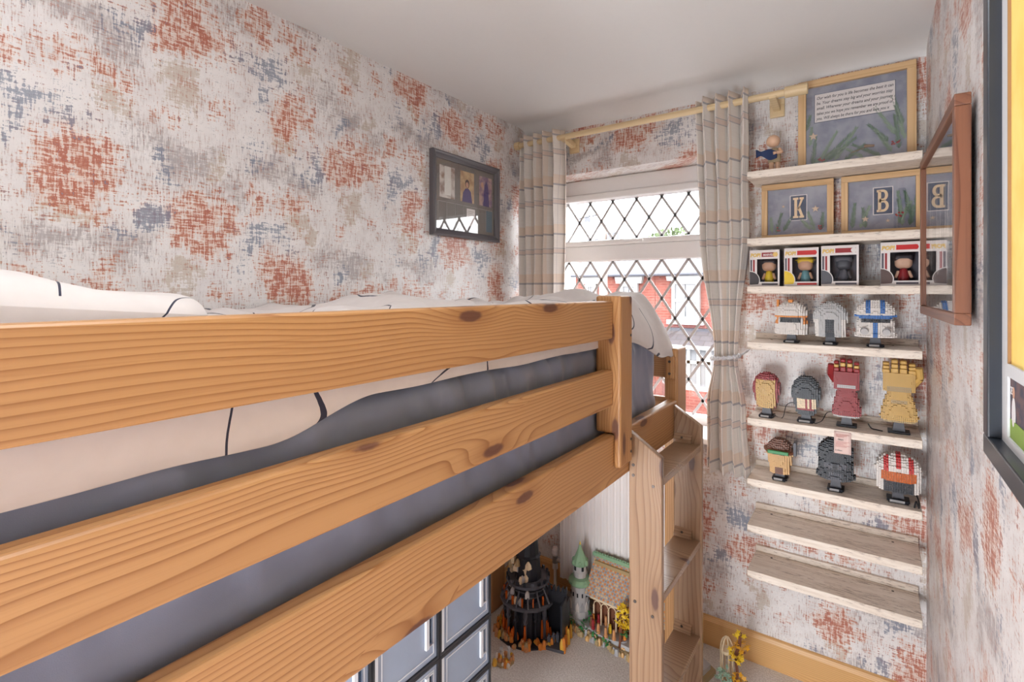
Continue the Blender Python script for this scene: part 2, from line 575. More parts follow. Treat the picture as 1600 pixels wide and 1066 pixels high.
MOTIF = {
    'rust': [(.37, 1.78, .085, .115, 1.0), (.615, 1.69, .15, .095, .95), (.396, 2.02, .085, .075, .72), (.553, 1.965, .045, .035, .7),
             (.703, 2.008, .05, .035, .6), (.263, 2.03, .05, .06, .85)],
    'blue': [(.50, 1.665, .028, .06, 1.0), (.28, 1.925, .08, .045, .85), (.543, 1.82, .03, .045, .95), (.26, 1.87, .03, .06, .7),
             (.435, 1.64, .045, .035, .6), (.80, 1.90, .05, .05, .5), (.36, 1.88, .03, .035, .6)],
    'beige': [(.42, 1.955, .05, .045, .8), (.60, 2.06, .045, .075, .85), (.36, 1.69, .06, .035, .8), (.66, 1.84, .035, .05, .75)],
    'grey': [(.59, 1.85, .08, .06, .75), (.36, 1.62, .11, .03, .7), (.45, 2.11, .07, .06, .6), (.73, 1.79, .06, .07, .5), (.50, 1.87, .09, .07, .45)],
}
RS, RZ = 0.53, 0.52

def paper(o, axis, s0, z0):
    """uv in metres plus the printed motif (half-drop repeat) as point attributes"""
    me = o.data
    n = len(me.vertices)
    co = np.zeros(n * 3); me.vertices.foreach_get('co', co); co = co.reshape(-1, 3)
    s = co[:, axis] + (co[:, 1] - YB if axis == 0 else 0)
    set_uv(o, (lambda c: (c[axis] + (c[1] - YB if axis == 0 else 0) + 3.1 * axis, c[2] + (c[1] - YB if axis == 0 else 0))))
    wp = np.array([[mnoise.noise((c[0] * 9, c[1] * 9, c[2] * 9)) * .055 + mnoise.noise((c[0] * 26, c[1] * 26, c[2] * 20 + 7)) * .030,
                    mnoise.noise((c[0] * 9 + 31, c[1] * 9, c[2] * 9)) * .055 + mnoise.noise((c[0] * 30 + 9, c[1] * 30, c[2] * 22)) * .035] for c in co])
    s = s - s0 + wp[:, 0]; z = co[:, 2] - z0 + wp[:, 1]
    for key, blobs in MOTIF.items():
        f = np.zeros(n)
        for (bs, bz, rs, rz, amp) in blobs:
            for k in range(-6, 7):
                ds = (s - (bs + k * RS)) / rs
                if np.min(np.abs(ds)) > 2.5:
                    continue
                dz = z - (bz + (k % 2) * RZ / 2)
                dz = (dz + RZ / 2) % RZ - RZ / 2
                d2 = ds ** 2 + (dz / rz) ** 2
                f = np.maximum(f, amp * np.exp(-0.9 * d2 ** 1.4))
        at = me.attributes.new(key, 'FLOAT', 'POINT')
        at.data.foreach_set('value', f.astype(np.float32))


def lines(a, b, step, extra=()):
    k = max(1, int(round((b - a) / step)))
    base = [a + (b - a) * i / k for i in range(k + 1)]
    return sorted(set([round(x, 5) for x in base if all(abs(x - e) > 0.004 for e in extra)] + [round(e, 5) for e in extra]))


def struct(o):
    o['kind'] = 'structure'
    return o


def wall_grid(name, S, Z, mk, hole=None, extra=None):
    m = MB(); w = len(S)
    m.v = [mk(s, z) for z in Z for s in S]
    for j in range(len(Z) - 1):
        for i in range(w - 1):
            cs, cz = (S[i] + S[i + 1]) / 2, (Z[j] + Z[j + 1]) / 2
            if hole and hole[0] < cs < hole[1] and hole[2] < cz < hole[3]:
                continue
            m.f.append((j * w + i, j * w + i + 1, (j + 1) * w + i + 1, (j + 1) * w + i)); m.m.append(0)
    if extra:
        extra(m)
    return struct(m.build(name, WALLP))


ZZ = lines(0, ZC, 0.022)
o = wall_grid('wall_left', lines(YR, YB, 0.022), ZZ, lambda s, z: (XL, s, z)); paper(o, 1, 0, 0)
o = wall_grid('wall_right', lines(YR, YB, 0.022), ZZ, lambda s, z: (XR, s, z)); paper(o, 1, 0.21, 0.13)

def reveals(m):
    g = lines(YB, YW + 0.07, 0.03)
    def strip(pts):
        b = len(m.v); n = len(pts[0])
        for row in pts:
            m.v.extend(row)
        for j in range(len(pts) - 1):
            for i in range(n - 1):
                m.f.append((b + j * n + i, b + j * n + i + 1, b + (j + 1) * n + i + 1, b + (j + 1) * n + i)); m.m.append(0)
    xs = lines(WX0, WX1, 0.03); zs = lines(WZ0, WZ1, 0.03)
    strip([[(x, y, WZ1) for x in xs] for y in g])
    strip([[(x, y, WZ0) for x in xs] for y in g])
    strip([[(WX0, y, z) for z in zs] for y in g])
    strip([[(WX1, y, z) for z in zs] for y in g])

o = wall_grid('wall_back', lines(XL, XR, 0.022, (WX0, WX1)), lines(0, ZC, 0.022, (WZ0, WZ1)), lambda s, z: (s, YB, z), (WX0, WX1, WZ0, WZ1), reveals)
paper(o, 0, -0.465, 0.035 - 0.52)
# rear wall with an unseen doorway, placed to let the fill light in
o = wall_grid('wall_rear', lines(XL, XR, 0.05, (-1.05, -0.27)), lines(0, ZC, 0.05, (2.0,)), lambda s, z: (s, YR, z), (-1.05, -0.27, -0.1, 2.0)); paper(o, 0, 0.1, 0.2)

# the landing beyond the doorway
_lm = plain('landing_paint', (222, 216, 208), .7, var=.02)
_b = MB()
_b.add([(XL, -2.0, 0), (XR + .5, -2.0, 0), (XR + .5, -2.0, ZC), (XL, -2.0, ZC)], [(0, 1, 2, 3)])
_b.add([(XL, -2.0, 0), (XL, YR - .01, 0), (XL, YR - .01, ZC), (XL, -2.0, ZC)], [(0, 1, 2, 3)])
_b.add([(XR + .5, -2.0, 0), (XR + .5, YR - .01, 0), (XR + .5, YR - .01, ZC), (XR + .5, -2.0, ZC)], [(0, 1, 2, 3)])
_b.add([(XL, -2.0, ZC), (XR + .5, -2.0, ZC), (XR + .5, YR - .01, ZC), (XL, YR - .01, ZC)], [(0, 1, 2, 3)])
_b.add([(XR, YR - .01, 0), (XR + .5, YR - .01, 0), (XR + .5, YR - .01, ZC), (XR, YR - .01, ZC)], [(0, 1, 2, 3)])
struct(_b.build('wall_landing', _lm))
struct(MB().add([(XL, -2.0, 0), (XR + .5, -2.0, 0), (XR + .5, YR - .01, 0), (XR, YR - .01, 0), (XR, YB, 0), (XL, YB, 0)], [(0, 1, 2, 3, 4, 5)]).build('floor', CARPET))
struct(MB().add([(XL, YR, ZC), (XR, YR, ZC), (XR, YB, ZC), (XL, YB, ZC)], [(3, 2, 1, 0)]).build('ceiling', CEIL))
# small rounded cove where the ceiling meets the window wall
_pr = [(YB, 2.312)] + [(YB - 0.11 * (1 - math.cos(t)), 2.312 + 0.038 * math.sin(t)) for t in [PI / 2 * i / 8 for i in range(1, 9)]]
m = MB(); m.v = [(XL, y, z) for y, z in _pr] + [(XR, y, z) for y, z in _pr]
m.f = [(i, i + 1, len(_pr) + i + 1, len(_pr) + i) for i in range(len(_pr) - 1)]; m.m = [0] * len(m.f)
struct(m.build('trim_1', CEIL, smooth=True))

SKIRT = {ax: pine('skirting_pine_' + ax, ax, (222, 176, 118), (192, 140, 84), (120, 76, 56)) for ax in 'xy'}
def skirting(name, ax, a, b, wall, sgn):
    prof = [(0, 0), (0.018, 0), (0.018, 0.1), (0.012, 0.114), (0.004, 0.118), (0, 0.118)]
    m = MB()
    if ax == 'x':
        c = ((a + b) / 2, wall, 0)
        m.prism_x([(sgn * d, z) for d, z in (prof if sgn > 0 else prof[::-1])], a - c[0], b - c[0])
    else:
        c = (wall, (a + b) / 2, 0)
        m.prism_y([(sgn * d, z) for d, z in (prof if sgn > 0 else prof[::-1])], a - c[1], b - c[1])
    return struct(m.build(name, SKIRT[ax], None, loc=c, fixn=True))

skirting('baseboard_back', 'x', XL + .018, XR - .018, YB, -1)
skirting('baseboard_left', 'y', YR, YB, XL, 1)
skirting('baseboard_right', 'y', YR, YB, XR, -1)

# ------------------------------------------------------------------ window
win = thing('window_1', 'white framed window with diamond leaded panes above the radiator', 'window', (0, YW, 0))
win['kind'] = 'structure'
del win['category']
def bar(name, x0, x1, z0, z1, y0=-0.035, y1=0.035, bev=0.006, par=win, mat=UPVC):
    return board(name, mat, par, x0, x1, y0, y1, z0, z1, bev)
bar('window_frame', WX0, WX1, 2.005, WZ1 - 0.001)
bar('window_frame', WX0, WX1, WZ0 + 0.001, 0.92)
bar('window_frame', WX0, WX0 + 0.05, 0.92, 2.005)
bar('window_frame', WX1 - 0.05, WX1, 0.92, 2.005)
bar('transom', WX0 + 0.05, WX1 - 0.05, 1.655, 1.735, -0.045, 0.035)
# opening top sash
bar('sash_rail', WX0 + 0.05, WX1 - 0.05, 1.972, 2.005, -0.05, 0.03)
bar('sash_rail', WX0 + 0.05, WX1 - 0.05, 1.735, 1.762, -0.05, 0.03)
bar('sash_stile', WX0 + 0.05, WX0 + 0.078, 1.762, 1.972, -0.05, 0.03)
bar('sash_stile', WX1 - 0.078, WX1 - 0.05, 1.762, 1.972, -0.05, 0.03)
hb = MB().box(-0.03, 0.03, -0.012, 0, -0.008, 0.008).box(-0.03, 0.075, -0.022, -0.012, -0.007, 0.007)
hb.build('window_handle', UPVC, win, bevel=0.003, loc=(-0.98, -0.05, 1.748))

def leaded(x0, x1, z0, z1, zoff):
    p = MB().box(x0, x1, -0.004, 0.004, z0, z1).build('pane', GLASS, win)
    dx, dz = 0.128, 0.19
    sl = dz / dx
    for sg in (1, -1):
        k0 = int((x0 - (z1 - z0) / sl) / dx) - 3
        k1 = int((x1 + (z1 - z0) / sl) / dx) + 3
        for k in range(k0, k1 + 1):
            # line: z - zoff = sg*sl*(x - k*dx)
            pts = []
            xa, xb = x0, x1
            za, zb = zoff + sg * sl * (xa - k * dx), zoff + sg * sl * (xb - k * dx)
            lo, hi = 0.0, 1.0
            d = zb - za
            t0, t1 = (z0 - za) / d, (z1 - za) / d
            lo, hi = max(lo, min(t0, t1)), min(hi, max(t0, t1))
            if hi - lo < 0.02:
                continue
            A = Vector((xa + (xb - xa) * lo, 0, za + d * lo)); B = Vector((xa + (xb - xa) * hi, 0, za + d * hi))
            u = (B - A).normalized(); nrm = Vector((-u.z, 0, u.x)) * 0.0060
            m = MB()
            for yy in ((-0.0075, -0.004),):
                q = [A - nrm, B - nrm, B + nrm, A + nrm]
                vs = [(w.x, yy[0], w.z) for w in q] + [(w.x, yy[1], w.z) for w in q]
                m.add(vs, [(0, 1, 2, 3), (7, 6, 5, 4), (0, 4, 5, 1), (1, 5, 6, 2), (2, 6, 7, 3), (3, 7, 4, 0)])
            m.build('lead_strip', LEAD, p)

leaded(WX0 + 0.078, WX1 - 0.078, 1.762, 1.972, 1.865)
leaded(WX0 + 0.05, WX1 - 0.05, 0.92, 1.655, 1.56)
board('window_sill', WHITE, win, WX0 - 0.0, WX1 + 0.0, -0.26, -0.037, WZ0 + 0.001, WZ0 + 0.026, 0.006)

# ------------------------------------------------------------------ street outside
def brick_wall_mat():
    t = NT('red_brick')
    sep = t.n('ShaderNodeSeparateXYZ', {0: t.obj()})
    v = t.n('ShaderNodeCombineXYZ', {0: sep.outputs[0], 1: sep.outputs[2], 2: 0.0}).outputs[0]
    br = t.n('ShaderNodeTexBrick', {'Vector': v, 'Color1': lin(108, 50, 40), 'Color2': lin(97, 43, 34), 'Mortar': lin(120, 82, 72),
                                    'Scale': 1.0, 'Mortar Size': 0.006, 'Brick Width': 0.225, 'Row Height': 0.075})
    f = t.noise(t.obj(), 1.5, 3.0)
    return t.fin(t.mix(t.m('MULTIPLY', f, 0.3), br.outputs[0], lin(104, 62, 54)), 0.9)

def slate_mat():
    t = NT('roof_slate')
    sep = t.n('ShaderNodeSeparateXYZ', {0: t.obj()})
    v = t.n('ShaderNodeCombineXYZ', {0: sep.outputs[0], 1: sep.outputs[1], 2: 0.0}).outputs[0]
    br = t.n('ShaderNodeTexBrick', {'Vector': v, 'Color1': lin(58, 56, 60), 'Color2': lin(48, 46, 52), 'Mortar': lin(34, 32, 36),
                                    'Scale': 1.0, 'Mortar Size': 0.012, 'Brick Width': 0.3, 'Row Height': 0.22})
    return t.fin(br.outputs[0], 0.7)

BRICK = brick_wall_mat(); SLATE = slate_mat()
PVCOUT = plain('white_painted_stone', (128, 127, 126), 0.5, var=0.03)
LACE = plain('net_curtain', (100, 100, 102), 0.9, var=0.12)
DPANE = plain('dark_pane', (62, 64, 68), 0.1, var=0.25)
ASPH = plain('asphalt', (56, 56, 58), 0.9, var=0.15)
GZ = -2.7
struct(MB().box(-30, 20, 2.75, 32, GZ - 0.1, GZ).build('street_ground', ASPH))
board('pavement', plain('paving', (84, 82, 80), 0.9), None, -28, 18, 12.6, 14.0, GZ, GZ + 0.12, 0.02)['kind'] = 'structure'

def sash_window(root, x0, x1, z0, z1, y=0.0):
    """white stone lintel and sill, sash frame, panes and net curtain"""
    w = x1 - x0
    fr = MB()
    fr.box(x0, x0 + .09, y - .03, y + .1, z0, z1).box(x1 - .09, x1, y - .03, y + .1, z0, z1)
    fr.box(x0 + .09, x1 - .09, y - .03, y + .1, z1 - .09, z1).box(x0 + .09, x1 - .09, y - .03, y + .1, z0, z0 + .09)
    zm = (z0 + z1) / 2
    fr.box(x0 + .09, x1 - .09, y - .02, y + .1, zm - .04, zm + .04)
    f = fr.build('window', PVCOUT, root)
    xm = (x0 + x1) / 2
    for a, b in ((z0 + .09, zm - .04), (zm + .04, z1 - .09)):
        MB().box(x0 + .09, xm, y + .02, y + .05, a, b).build('pane', DPANE, f)
        MB().box(xm, x1 - .09, y + .02, y + .05, a, b).build('pane', DPANE, f)
        MB().box(x0 + .1, x0 + .1 + (w - .2) * .47, y + .0, y + .018, a, b).build('net_curtain', LACE, f)
        MB().box(x1 - .1 - (w - .2) * .47, x1 - .1, y + .0, y + .018, a, b).build('net_curtain', LACE, f)
    MB().prism_y([(x0 - .12, z1), (x1 + .12, z1), (x1 + .16, z1 + .2), (x0 - .16, z1 + .2)], y - .05, y + .1).build('lintel', PVCOUT, root)
    MB().box(x0 - .12, x1 + .12, y - .09, y + .1, z0 - .12, z0).build('sill', PVCOUT, root)

def bay(root, x0, x1, y=0.0):
    """ground floor bay with lead roof and white windows"""
    p = [(x0, y), (x0 + .45, y - .7), (x1 - .45, y - .7), (x1, y)]
    MB().prism_z(p, GZ, -1.05).build('bay_wall', BRICK, root)
    MB().prism_z(p, -1.05, -0.93).build('bay_sill', PVCOUT, root)
    pr = [(a * .98 + (x0 + x1) / 2 * .02, b) for a, b in p]
    MB().prism_z(pr, -0.93, 0.02).build('bay_pane', LACE, root)
    for (a, b) in p:
        MB().box(a - .06, a + .06, b - .05, b + .06, -0.93, 0.02).build('bay_mullion', PVCOUT, root)
    n = 4
    for i in range(1, n):
        xx = x0 + .45 + (x1 - x0 - .9) * i / n
        MB().box(xx - .04, xx + .04, y - .75, y - .66, -0.93, 0.02).build('bay_mullion', PVCOUT, root)
    MB().box(x0 + .4, x1 - .4, y - .75, y - .66, -0.36, -0.28).build('bay_transom', PVCOUT, root)
    po = [(x0 - .15, y), (x0 + .38, y - .88), (x1 - .38, y - .88), (x1 + .15, y)]
    MB().prism_z(po, 0.02, 0.12).build('bay_cornice', PVCOUT, root)
    m = MB()
    q = [(x0 + .1, y + .0), (x0 + .6, y - .15), (x1 - .6, y - .15), (x1 - .1, y + .0)]
    vs = [(a, b, 0.12) for a, b in po] + [(a, b, 0.5) for a, b in q]
    m.add(vs, [(0, 1, 5, 4), (1, 2, 6, 5), (2, 3, 7, 6), (4, 5, 6, 7), (3, 2, 1, 0)])
    m.build('bay_roof', SLATE, root)

def house(label, x0, x1, wins, bays):
    r = thing('terraced_house', label, 'house', (0, 14.0, 0), group='brick houses across the street')
    MB().box(x0, x1, 0, 6.0, GZ, 2.0).build('wall', BRICK, r)
    rf = MB().prism_x([(-0.25, 1.98), (6.25, 1.98), (3.0, 3.05)], x0, x1).build('roof', SLATE, r)
    MB().tube((x0, -0.3, 1.97), (x1, -0.3, 1.97), 0.06).build('gutter', DKGREY, rf)
    dent = MB()
    k = int((x1 - x0) / 0.225)
    for i in range(k):
        dent.box(x0 + i * .225 + .03, x0 + i * .225 + .14, -0.05, 0, 1.86, 1.95)
    tag(dent.build('brick_cornice', BRICK, r), kind='stuff')
    for w in wins:
        sash_window(r, *w)
    for b in bays:
        bay(r, *b)
    return r

hA = house('red brick terraced house with wide net curtained window and lead bay roof', -4.97, -0.6, [(-4.47, -3.73, 0.72, 1.78, -.12), (-2.7, -1.9, 0.72, 1.78, -.12)], [(-4.78, -2.9)])
hB = house('red brick terraced house behind the utility pole with narrow upstairs window', -7.5, -4.98, [(-5.97, -5.45, 0.72, 1.72, -.12), (-7.1, -6.75, 0.9, 1.72, -.12)], [(-7.2, -5.4)])
ch = MB().box(-7.3, -6.5, 2.6, 3.4, 2.6, 3.02)
ch.build('chimney', BRICK, hB)
ae = MB().tube((-7.45, .8, 1.95), (-7.45, .8, 3.95), .022).tube((-7.9, .8, 3.85), (-7.0, .8, 3.95), .02)
for i in range(6):
    xx = -7.85 + i * .16
    ae.tube((xx, .62, 3.86 + i * .018), (xx, .98, 3.86 + i * .018), .014)
ae.box(-7.55, -7.35, .7, .78, 3.72, 3.86)
ae.build('television_aerial', DKGREY, hB)

up = thing('utility_pole', 'tall grey utility pole with dark junction boxes outside the window', 'pole', (-4.22, 9.0, GZ))
MB().tube((0, 0, 0), (0, 0, 5.56), .1, .075, 12).build('pole', plain('weathered_pole', (98, 86, 80), .8, var=.1), up, smooth=True)
MB().box(-.36, -.12, -.08, .08, 4.78, 5.22).build('junction_box', DKGREY, up, bevel=.02)
MB().box(.1, .34, -.07, .07, 5.12, 5.32).build('junction_box', DKGREY, up, bevel=.02)
MB().box(-.4, .4, -.03, .03, 5.05, 5.11).build('crossarm', DKGREY, up)
MB().tube((.1, 0, 5.2), (6.0, 5.0, 5.0), .012, .012, 5).tube((-.1, 0, 5.2), (-3.1, 5.0, 5.05), .012, .012, 5).build('cable', DKGREY, up)

def leaf_crown(m, c, rx, ry, rz, n, s, rg):
    for _ in range(n):
        d = Vector((rg.gauss(0, 1), rg.gauss(0, 1), rg.gauss(0, 1))).normalized() * rg.uniform(.55, 1.0)
        p = Vector((c[0] + d.x * rx, c[1] + d.y * ry, c[2] + d.z * rz))
        a = Vector((rg.gauss(0, 1), rg.gauss(0, 1), rg.gauss(0, 1))).normalized(); b = a.orthogonal().normalized()
        m.add([p - a * s, p + b * s * .6, p + a * s, p - b * s * .6], [(0, 1, 2, 3)])

rg = random.Random(3)
tr = thing('garden_tree', 'round green tree top showing above the roofs', 'tree', (-8.4, 26.0, GZ))
MB().tube((0, 0, 0), (0, 0, 5.6), .18, .1).build('trunk', plain('bark', (110, 92, 76), .9), tr)
m = MB(); leaf_crown(m, (0, 0, 6.2), 1.5, 1.4, 1.3, 1400, .14, rg)
tag(m.build('foliage', plain('tree_leaf', (64, 78, 46), .8, var=.2), tr), kind='stuff')

# parked car
cr = thing('parked_car', 'silver parked car on the street below the window', 'car', (-4.4, 10.9, GZ))
CARP = plain('silver_car_paint', (92, 94, 98), .25, .3)
MB().prism_y([(-2.1, .3), (2.1, .3), (2.15, .75), (1.9, .9), (1.2, .98), (.55, 1.42), (-.9, 1.45), (-1.6, 1.0), (-2.1, .9)], -.85, .85).build('body', CARP, cr, bevel=.06)
MB().prism_y([(1.08, 1.0), (.5, 1.36), (-.85, 1.39), (-1.45, 1.02)], -.862, .862).build('side_glass', DPANE, cr)
for sx in (-1.3, 1.3):
    for sy in (-.86, .7):
        MB().tube((sx, sy, .32), (sx, sy + .16, .32), .32, .32, 18).build('wheel', BLACK, cr)
hg = thing('street_hedge', 'low leafy hedge along the front gardens opposite', 'hedge', (-1.4, 12.45, GZ))
m = MB(); leaf_crown(m, (0, 0, .75), 1.8, .35, .6, 900, .09, rg)
tag(m.build('foliage', plain('hedge_leaf', (56, 68, 42), .8, var=.2), hg), kind='stuff')
MB().tube((0, 0, 0), (0, 0, .5), .05).build('stem', plain('bark', (110, 92, 76)), hg)

# ------------------------------------------------------------------ ceiling lamp (above and behind the camera)
def lamp_mat():
    t = NT('lit_opal_glass')
    t.t.nodes.remove(t.b)
    e = t.n('ShaderNodeEmission', {'Color': (0.88, 0.95, 1.0, 1), 'Strength': LAMP_STRENGTH})
    t.t.links.new(e.outputs[0], t.out.inputs[0])
    return t.mat
cl = thing('ceiling_lamp', 'round opal glass lamp on the ceiling', 'lamp', (-0.38, 0.20, ZC))
MB().lathe([(.22, -.02), (.22, 0)], 32).build('base_plate', WHITE, cl)
MB().lathe([(.02, -.085), (.11, -.078), (.18, -.055), (.21, -.02)], 32).build('lamp_shade', lamp_mat(), cl, smooth=True)

# ------------------------------------------------------------------ cabin bed
XB = -0.58
bed = thing('cabin_bed', 'raised pine bed with plank guard rails along the wallpapered wall', 'bed', (-1.03, 0.95, 0))
bed_o = Vector(bed.location)
def bb(name, ax, x0, x1, y0, y1, z0, z1, bev=0.006):
    return board(name, PINE[ax], bed, x0 - bed_o.x, x1 - bed_o.x, y0 - bed_o.y, y1 - bed_o.y, z0, z1, bev, 3)
bb('guard_rail', 'y', XB - .035, XB, -.09, 1.299, 1.3690, 1.4725)
bb('guard_rail', 'y', XB - .035, XB, -.09, 1.299, 1.183, 1.2825)
bb('side_rail', 'y', XB - .035, XB, -.09, 1.863, .969, 1.1025)
bb('side_rail', 'y', -1.485, -1.45, -.09, 1.863, .969, 1.1025)
# guard post: full depth above the side rail, a thinner tongue in front of it below
pz0, pz1, pzt = 1.014, 1.106, 1.487
pm = MB().prism_y([(.0, pz0), (.021, pz0), (.021, pzt), (-.054, pzt), (-.054, pz1), (.0, pz1)], -.0425, .0425)
pm.build('guard_post', PINE['z'], bed, bevel=.007, loc=(XB + .0005 - bed_o.x, 1.3425 - bed_o.y, 0), fixn=True, seg=3)
for (zz) in (1.375, 1.08, 1.045):
    MB().tube((0, 0, 0), (.0015, 0, 0), .004, .004, 10).build('screw', SCREW, bed, loc=(XB + .0215 - bed_o.x, 1.372 - bed_o.y, zz))
for (xa, xb_) in ((XB - .049, XB + .001), (-1.487, -1.437)):
    for (ya, yb_) in ((1.864, 1.972), (-.2, -.092)):
        bb('post', 'z', xa, xb_, ya, yb_, 0, 1.289, .008)
for ya in (1.885, -.165):
    bb('end_board', 'x', -1.436, XB - .05, ya, ya + .025, 1.175, 1.268)
    bb('end_board', 'x', -1.436, XB - .05, ya, ya + .025, .969, 1.1025)
bl = bb('corner_block', 'z', XB - .04, XB - .006, 1.846, 1.8635, 1.178, 1.262, .005)
for zz in (-.022, .022):
    MB().tube((0, -.0105, zz), (0, -.009, zz), .005, .005, 10).build('screw', SCREW, bl)
for i in range(11):
    yy = 0.0 + i * .17
    bb('slat', 'x', -1.449, XB - .036, yy, yy + .07, 1.045, 1.063, .002)

bb('ledger', 'y', -.665, XB - .0355, -.085, 1.86, 1.018, 1.0445, .002)
bb('ledger', 'y', -1.4495, -1.41, -.085, 1.86, 1.018, 1.0445, .002)
# mattress in a slate-blue fitted sheet
def md(p, n):
    w = 0.0
    if n.x > .3 or n.y > .5:
        q = (p.y * 9 if n.x > .3 else p.x * 14)
        w = .012 * mnoise.noise((q * 1.3, p.z * 2.0 + q * .5, 3.3)) + .008 * mnoise.noise((q * 3.7 + p.z * 9, p.z * 4.0, 9.1))
        w += .012 * math.exp(-((p.z - .1) / .05) ** 2) * mnoise.noise((p.y * 22, p.z * 6, 1.7))
        # gathered hem towards the bottom
        w += .014 * mnoise.noise((p.y * 3.5 + p.z * 20, p.z * 9, 5.0)) * max(0, -p.z / .13)
        tk = max(0, min(1, (-p.z / .13 - .55) / .4))
        w = w * (1 - .7 * tk) + .009 * tk
    return w
mm = rounded_box(.398, .925, .140, .045, 16, 130, 12, md)
mt = mm.build('mattress', SHEET, None, smooth=True, loc=(-1.04, .912, 1.2045))
tag(mt, 'thick mattress in a slate blue fitted sheet on the cabin bed', 'mattress')

# duvet
def bump2(x, y, cx, cy, rx, ry, a):
    return a * math.exp(-(((x - cx) / rx) ** 2 + ((y - cy) / ry) ** 2))
def smooth(a, b, x):
    t = max(0, min(1, (x - a) / (b - a)))
    return t * t * (3 - 2 * t)
NXD, NYD = 110, 220
XW, XF = -1.475, -0.632
def dv(i, j):
    a, b = i / NXD, j / NYD
    s = a * 1.02          # metres across, from the wall
    flat = 0.776
    if s < flat:
        x, dx = XW + s, 0.0
    else:
        t = min((s - flat) / .13, 1.0)
        x = XW + flat + .075 * math.sin(t * PI / 2)
        dx = .085 * (1 - math.cos(t * PI / 2)) + max(0, s - flat - .13) * .12
    l = b * 1.98 - .06
    lf = 1.80
    if l < lf:
        y, dy = l, 0.0
    else:
        t = min((l - lf) / .16, 1.0)
        y = lf + .12 * math.sin(t * PI / 2)
        dy = .10 * (1 - math.cos(t * PI / 2))
    cx = smooth(XW + .0, XW + .1, x)
    h = 1.436
    h += bump2(x, y, -.88, 1.70, .30, .16, .052) + bump2(x, y, -1.2, 1.05, .25, .3, .045) + bump2(x, y, -.80, 1.18, .14, .22, .016)
    h += bump2(x, y, -.75, 1.83, .10, .10, .02)
    w = smooth(.3, 1.0, y)
    h += (.010 + .020 * w) * mnoise.noise((x * 6 + y * 2, y * 7 - x * 3, 2.2)) + .008 * mnoise.noise((x * 17, y * 15, 7.7))
    h += (.006 + .012 * w) * abs(mnoise.noise((x * 9 - y * 8, y * 9 + x * 6, 1.1)))
    fr = min(1.0, max(0.0, (s - flat) / .13))
    z = h - dy
    if fr > 0:
        e = 1 - math.cos(fr * PI / 2)
        # the hem rests on the mattress edge, hangs lower near the pillow and over the open ladder end
        hem = 1.352 - .036 * smooth(.52, .34, y) - .075 * smooth(1.50, 1.78, y) + .004 * mnoise.noise((y * 6, 0, 4.4))
        hem -= max(0, s - flat - .13) * .10
        z = h + (hem - h) * e - dy
        x += (.004 * mnoise.noise((y * 11, 2.0, s * 4)) + .03 * smooth(1.45, 1.75, y)) * e
    if l > lf:
        y += .012 * mnoise.noise((x * 9, 1.0, l * 5))
    return (x, y, z)
du = grid_mesh(NXD, NYD, dv).build('duvet', DUVET, None, smooth=True)
md_ = du.modifiers.new('thickness', 'SOLIDIFY'); md_.thickness = .006; md_.offset = -1
tag(du, 'rumpled white duvet printed with dark curved lines on the bed', 'duvet')

def pd(p, n):
    e = max(abs(p.x) / .33, abs(p.y) / .23)
    return -.020 * smooth(.55, 1.0, e) * abs(n.z) + .008 * mnoise.noise((p.x * 8, p.y * 8, 3))
pl = rounded_box(.28, .38, .050, .0495, 16, 18, 2, pd).build('pillow', DUVET, None, smooth=True, loc=(-1.17, .03, 1.492), )
pl.rotation_euler = (math.radians(-5), 0, 0)
tag(pl, 'plump white pillow against the wall at the near end of the bed', 'pillow')

# ------------------------------------------------------------------ ladder
lad = thing('bed_ladder', 'pale pine bed ladder with solid sides and wide treads', 'ladder', (-.53, 1.625, 0))
def lpanel(y0, y1):
    # sloped top, seen along y
    pts = [(-.0485, 0), (.0485, 0), (.0485, 1.028), (-.0485, 1.092)]
    return MB().prism_y(pts, (y0 - y1) / 2, (y1 - y0) / 2).build('side_panel', PALE['z'], lad, bevel=.003, loc=(0, (y0 + y1) / 2 - 1.625, 0), fixn=True)
pA = lpanel(1.407, 1.429); pB = lpanel(1.818, 1.84)
for z in (.965, .632, .30):
    t = board('tread', PALE['x'], lad, -.0455, .0455, 1.4295 - 1.625, 1.8175 - 1.625, z - .022, z, .003)
    # cleat with screws fixed to each side panel
    for yy, s in ((1.4295, 1), (1.8175, -1)):
        k = MB().prism_x([(0, 0), (s * .018, 0), (s * .018, .012), (0, .03)], -.04, .02).build('cleat', PALE['x'], lad, loc=(-.004, yy - 1.625, z + .0005), fixn=True)
        MB().tube((-.012, s * .014, .018), (-.012, s * .0155, .02), .004, .004, 8).build('screw', SCREW, k)
for (x, z) in ((-.035, .995), (-.035, .965), (.024, .945), (-.03, .60), (.022, .575), (-.03, .27), (.022, .245)):
    MB().tube((x, -.0015, z), (x, .001, z), .0045, .0045, 10).build('screw', SCREW, lad, loc=(0, 1.407 - 1.625, 0))

# ------------------------------------------------------------------ curtains and pole
pole = thing('curtain_pole', 'round pale wooden curtain pole above the window', 'curtain pole', (-.85, 2.14, 2.243))
POLEW = pine('pole_wood_x', 'x', (230, 206, 164), (212, 182, 136), (160, 120, 80), .4, 60, False)
MB().tube((-.635, 0, 0), (.59, 0, 0), .0135, .0135, 20).build('rod', POLEW, pole, smooth=False)
MB().tube((.585, 0, 0), (.66, 0, 0), .0205, .0205, 20).build('finial', POLEW, pole, bevel=.002)
MB().tube((-.643, 0, 0), (-.615, 0, 0), .0205, .0205, 20).build('finial', POLEW, pole, bevel=.002)
for bx in (.545, -.36):
    k = MB().tube((bx, -.012, -.004), (bx, .1, -.02), .017, .017, 4).build('bracket', POLEW, pole)
    MB().box(bx - .026, bx + .026, .1, .1135, -.055, .015).build('wall_plate', POLEW, k, bevel=.002)

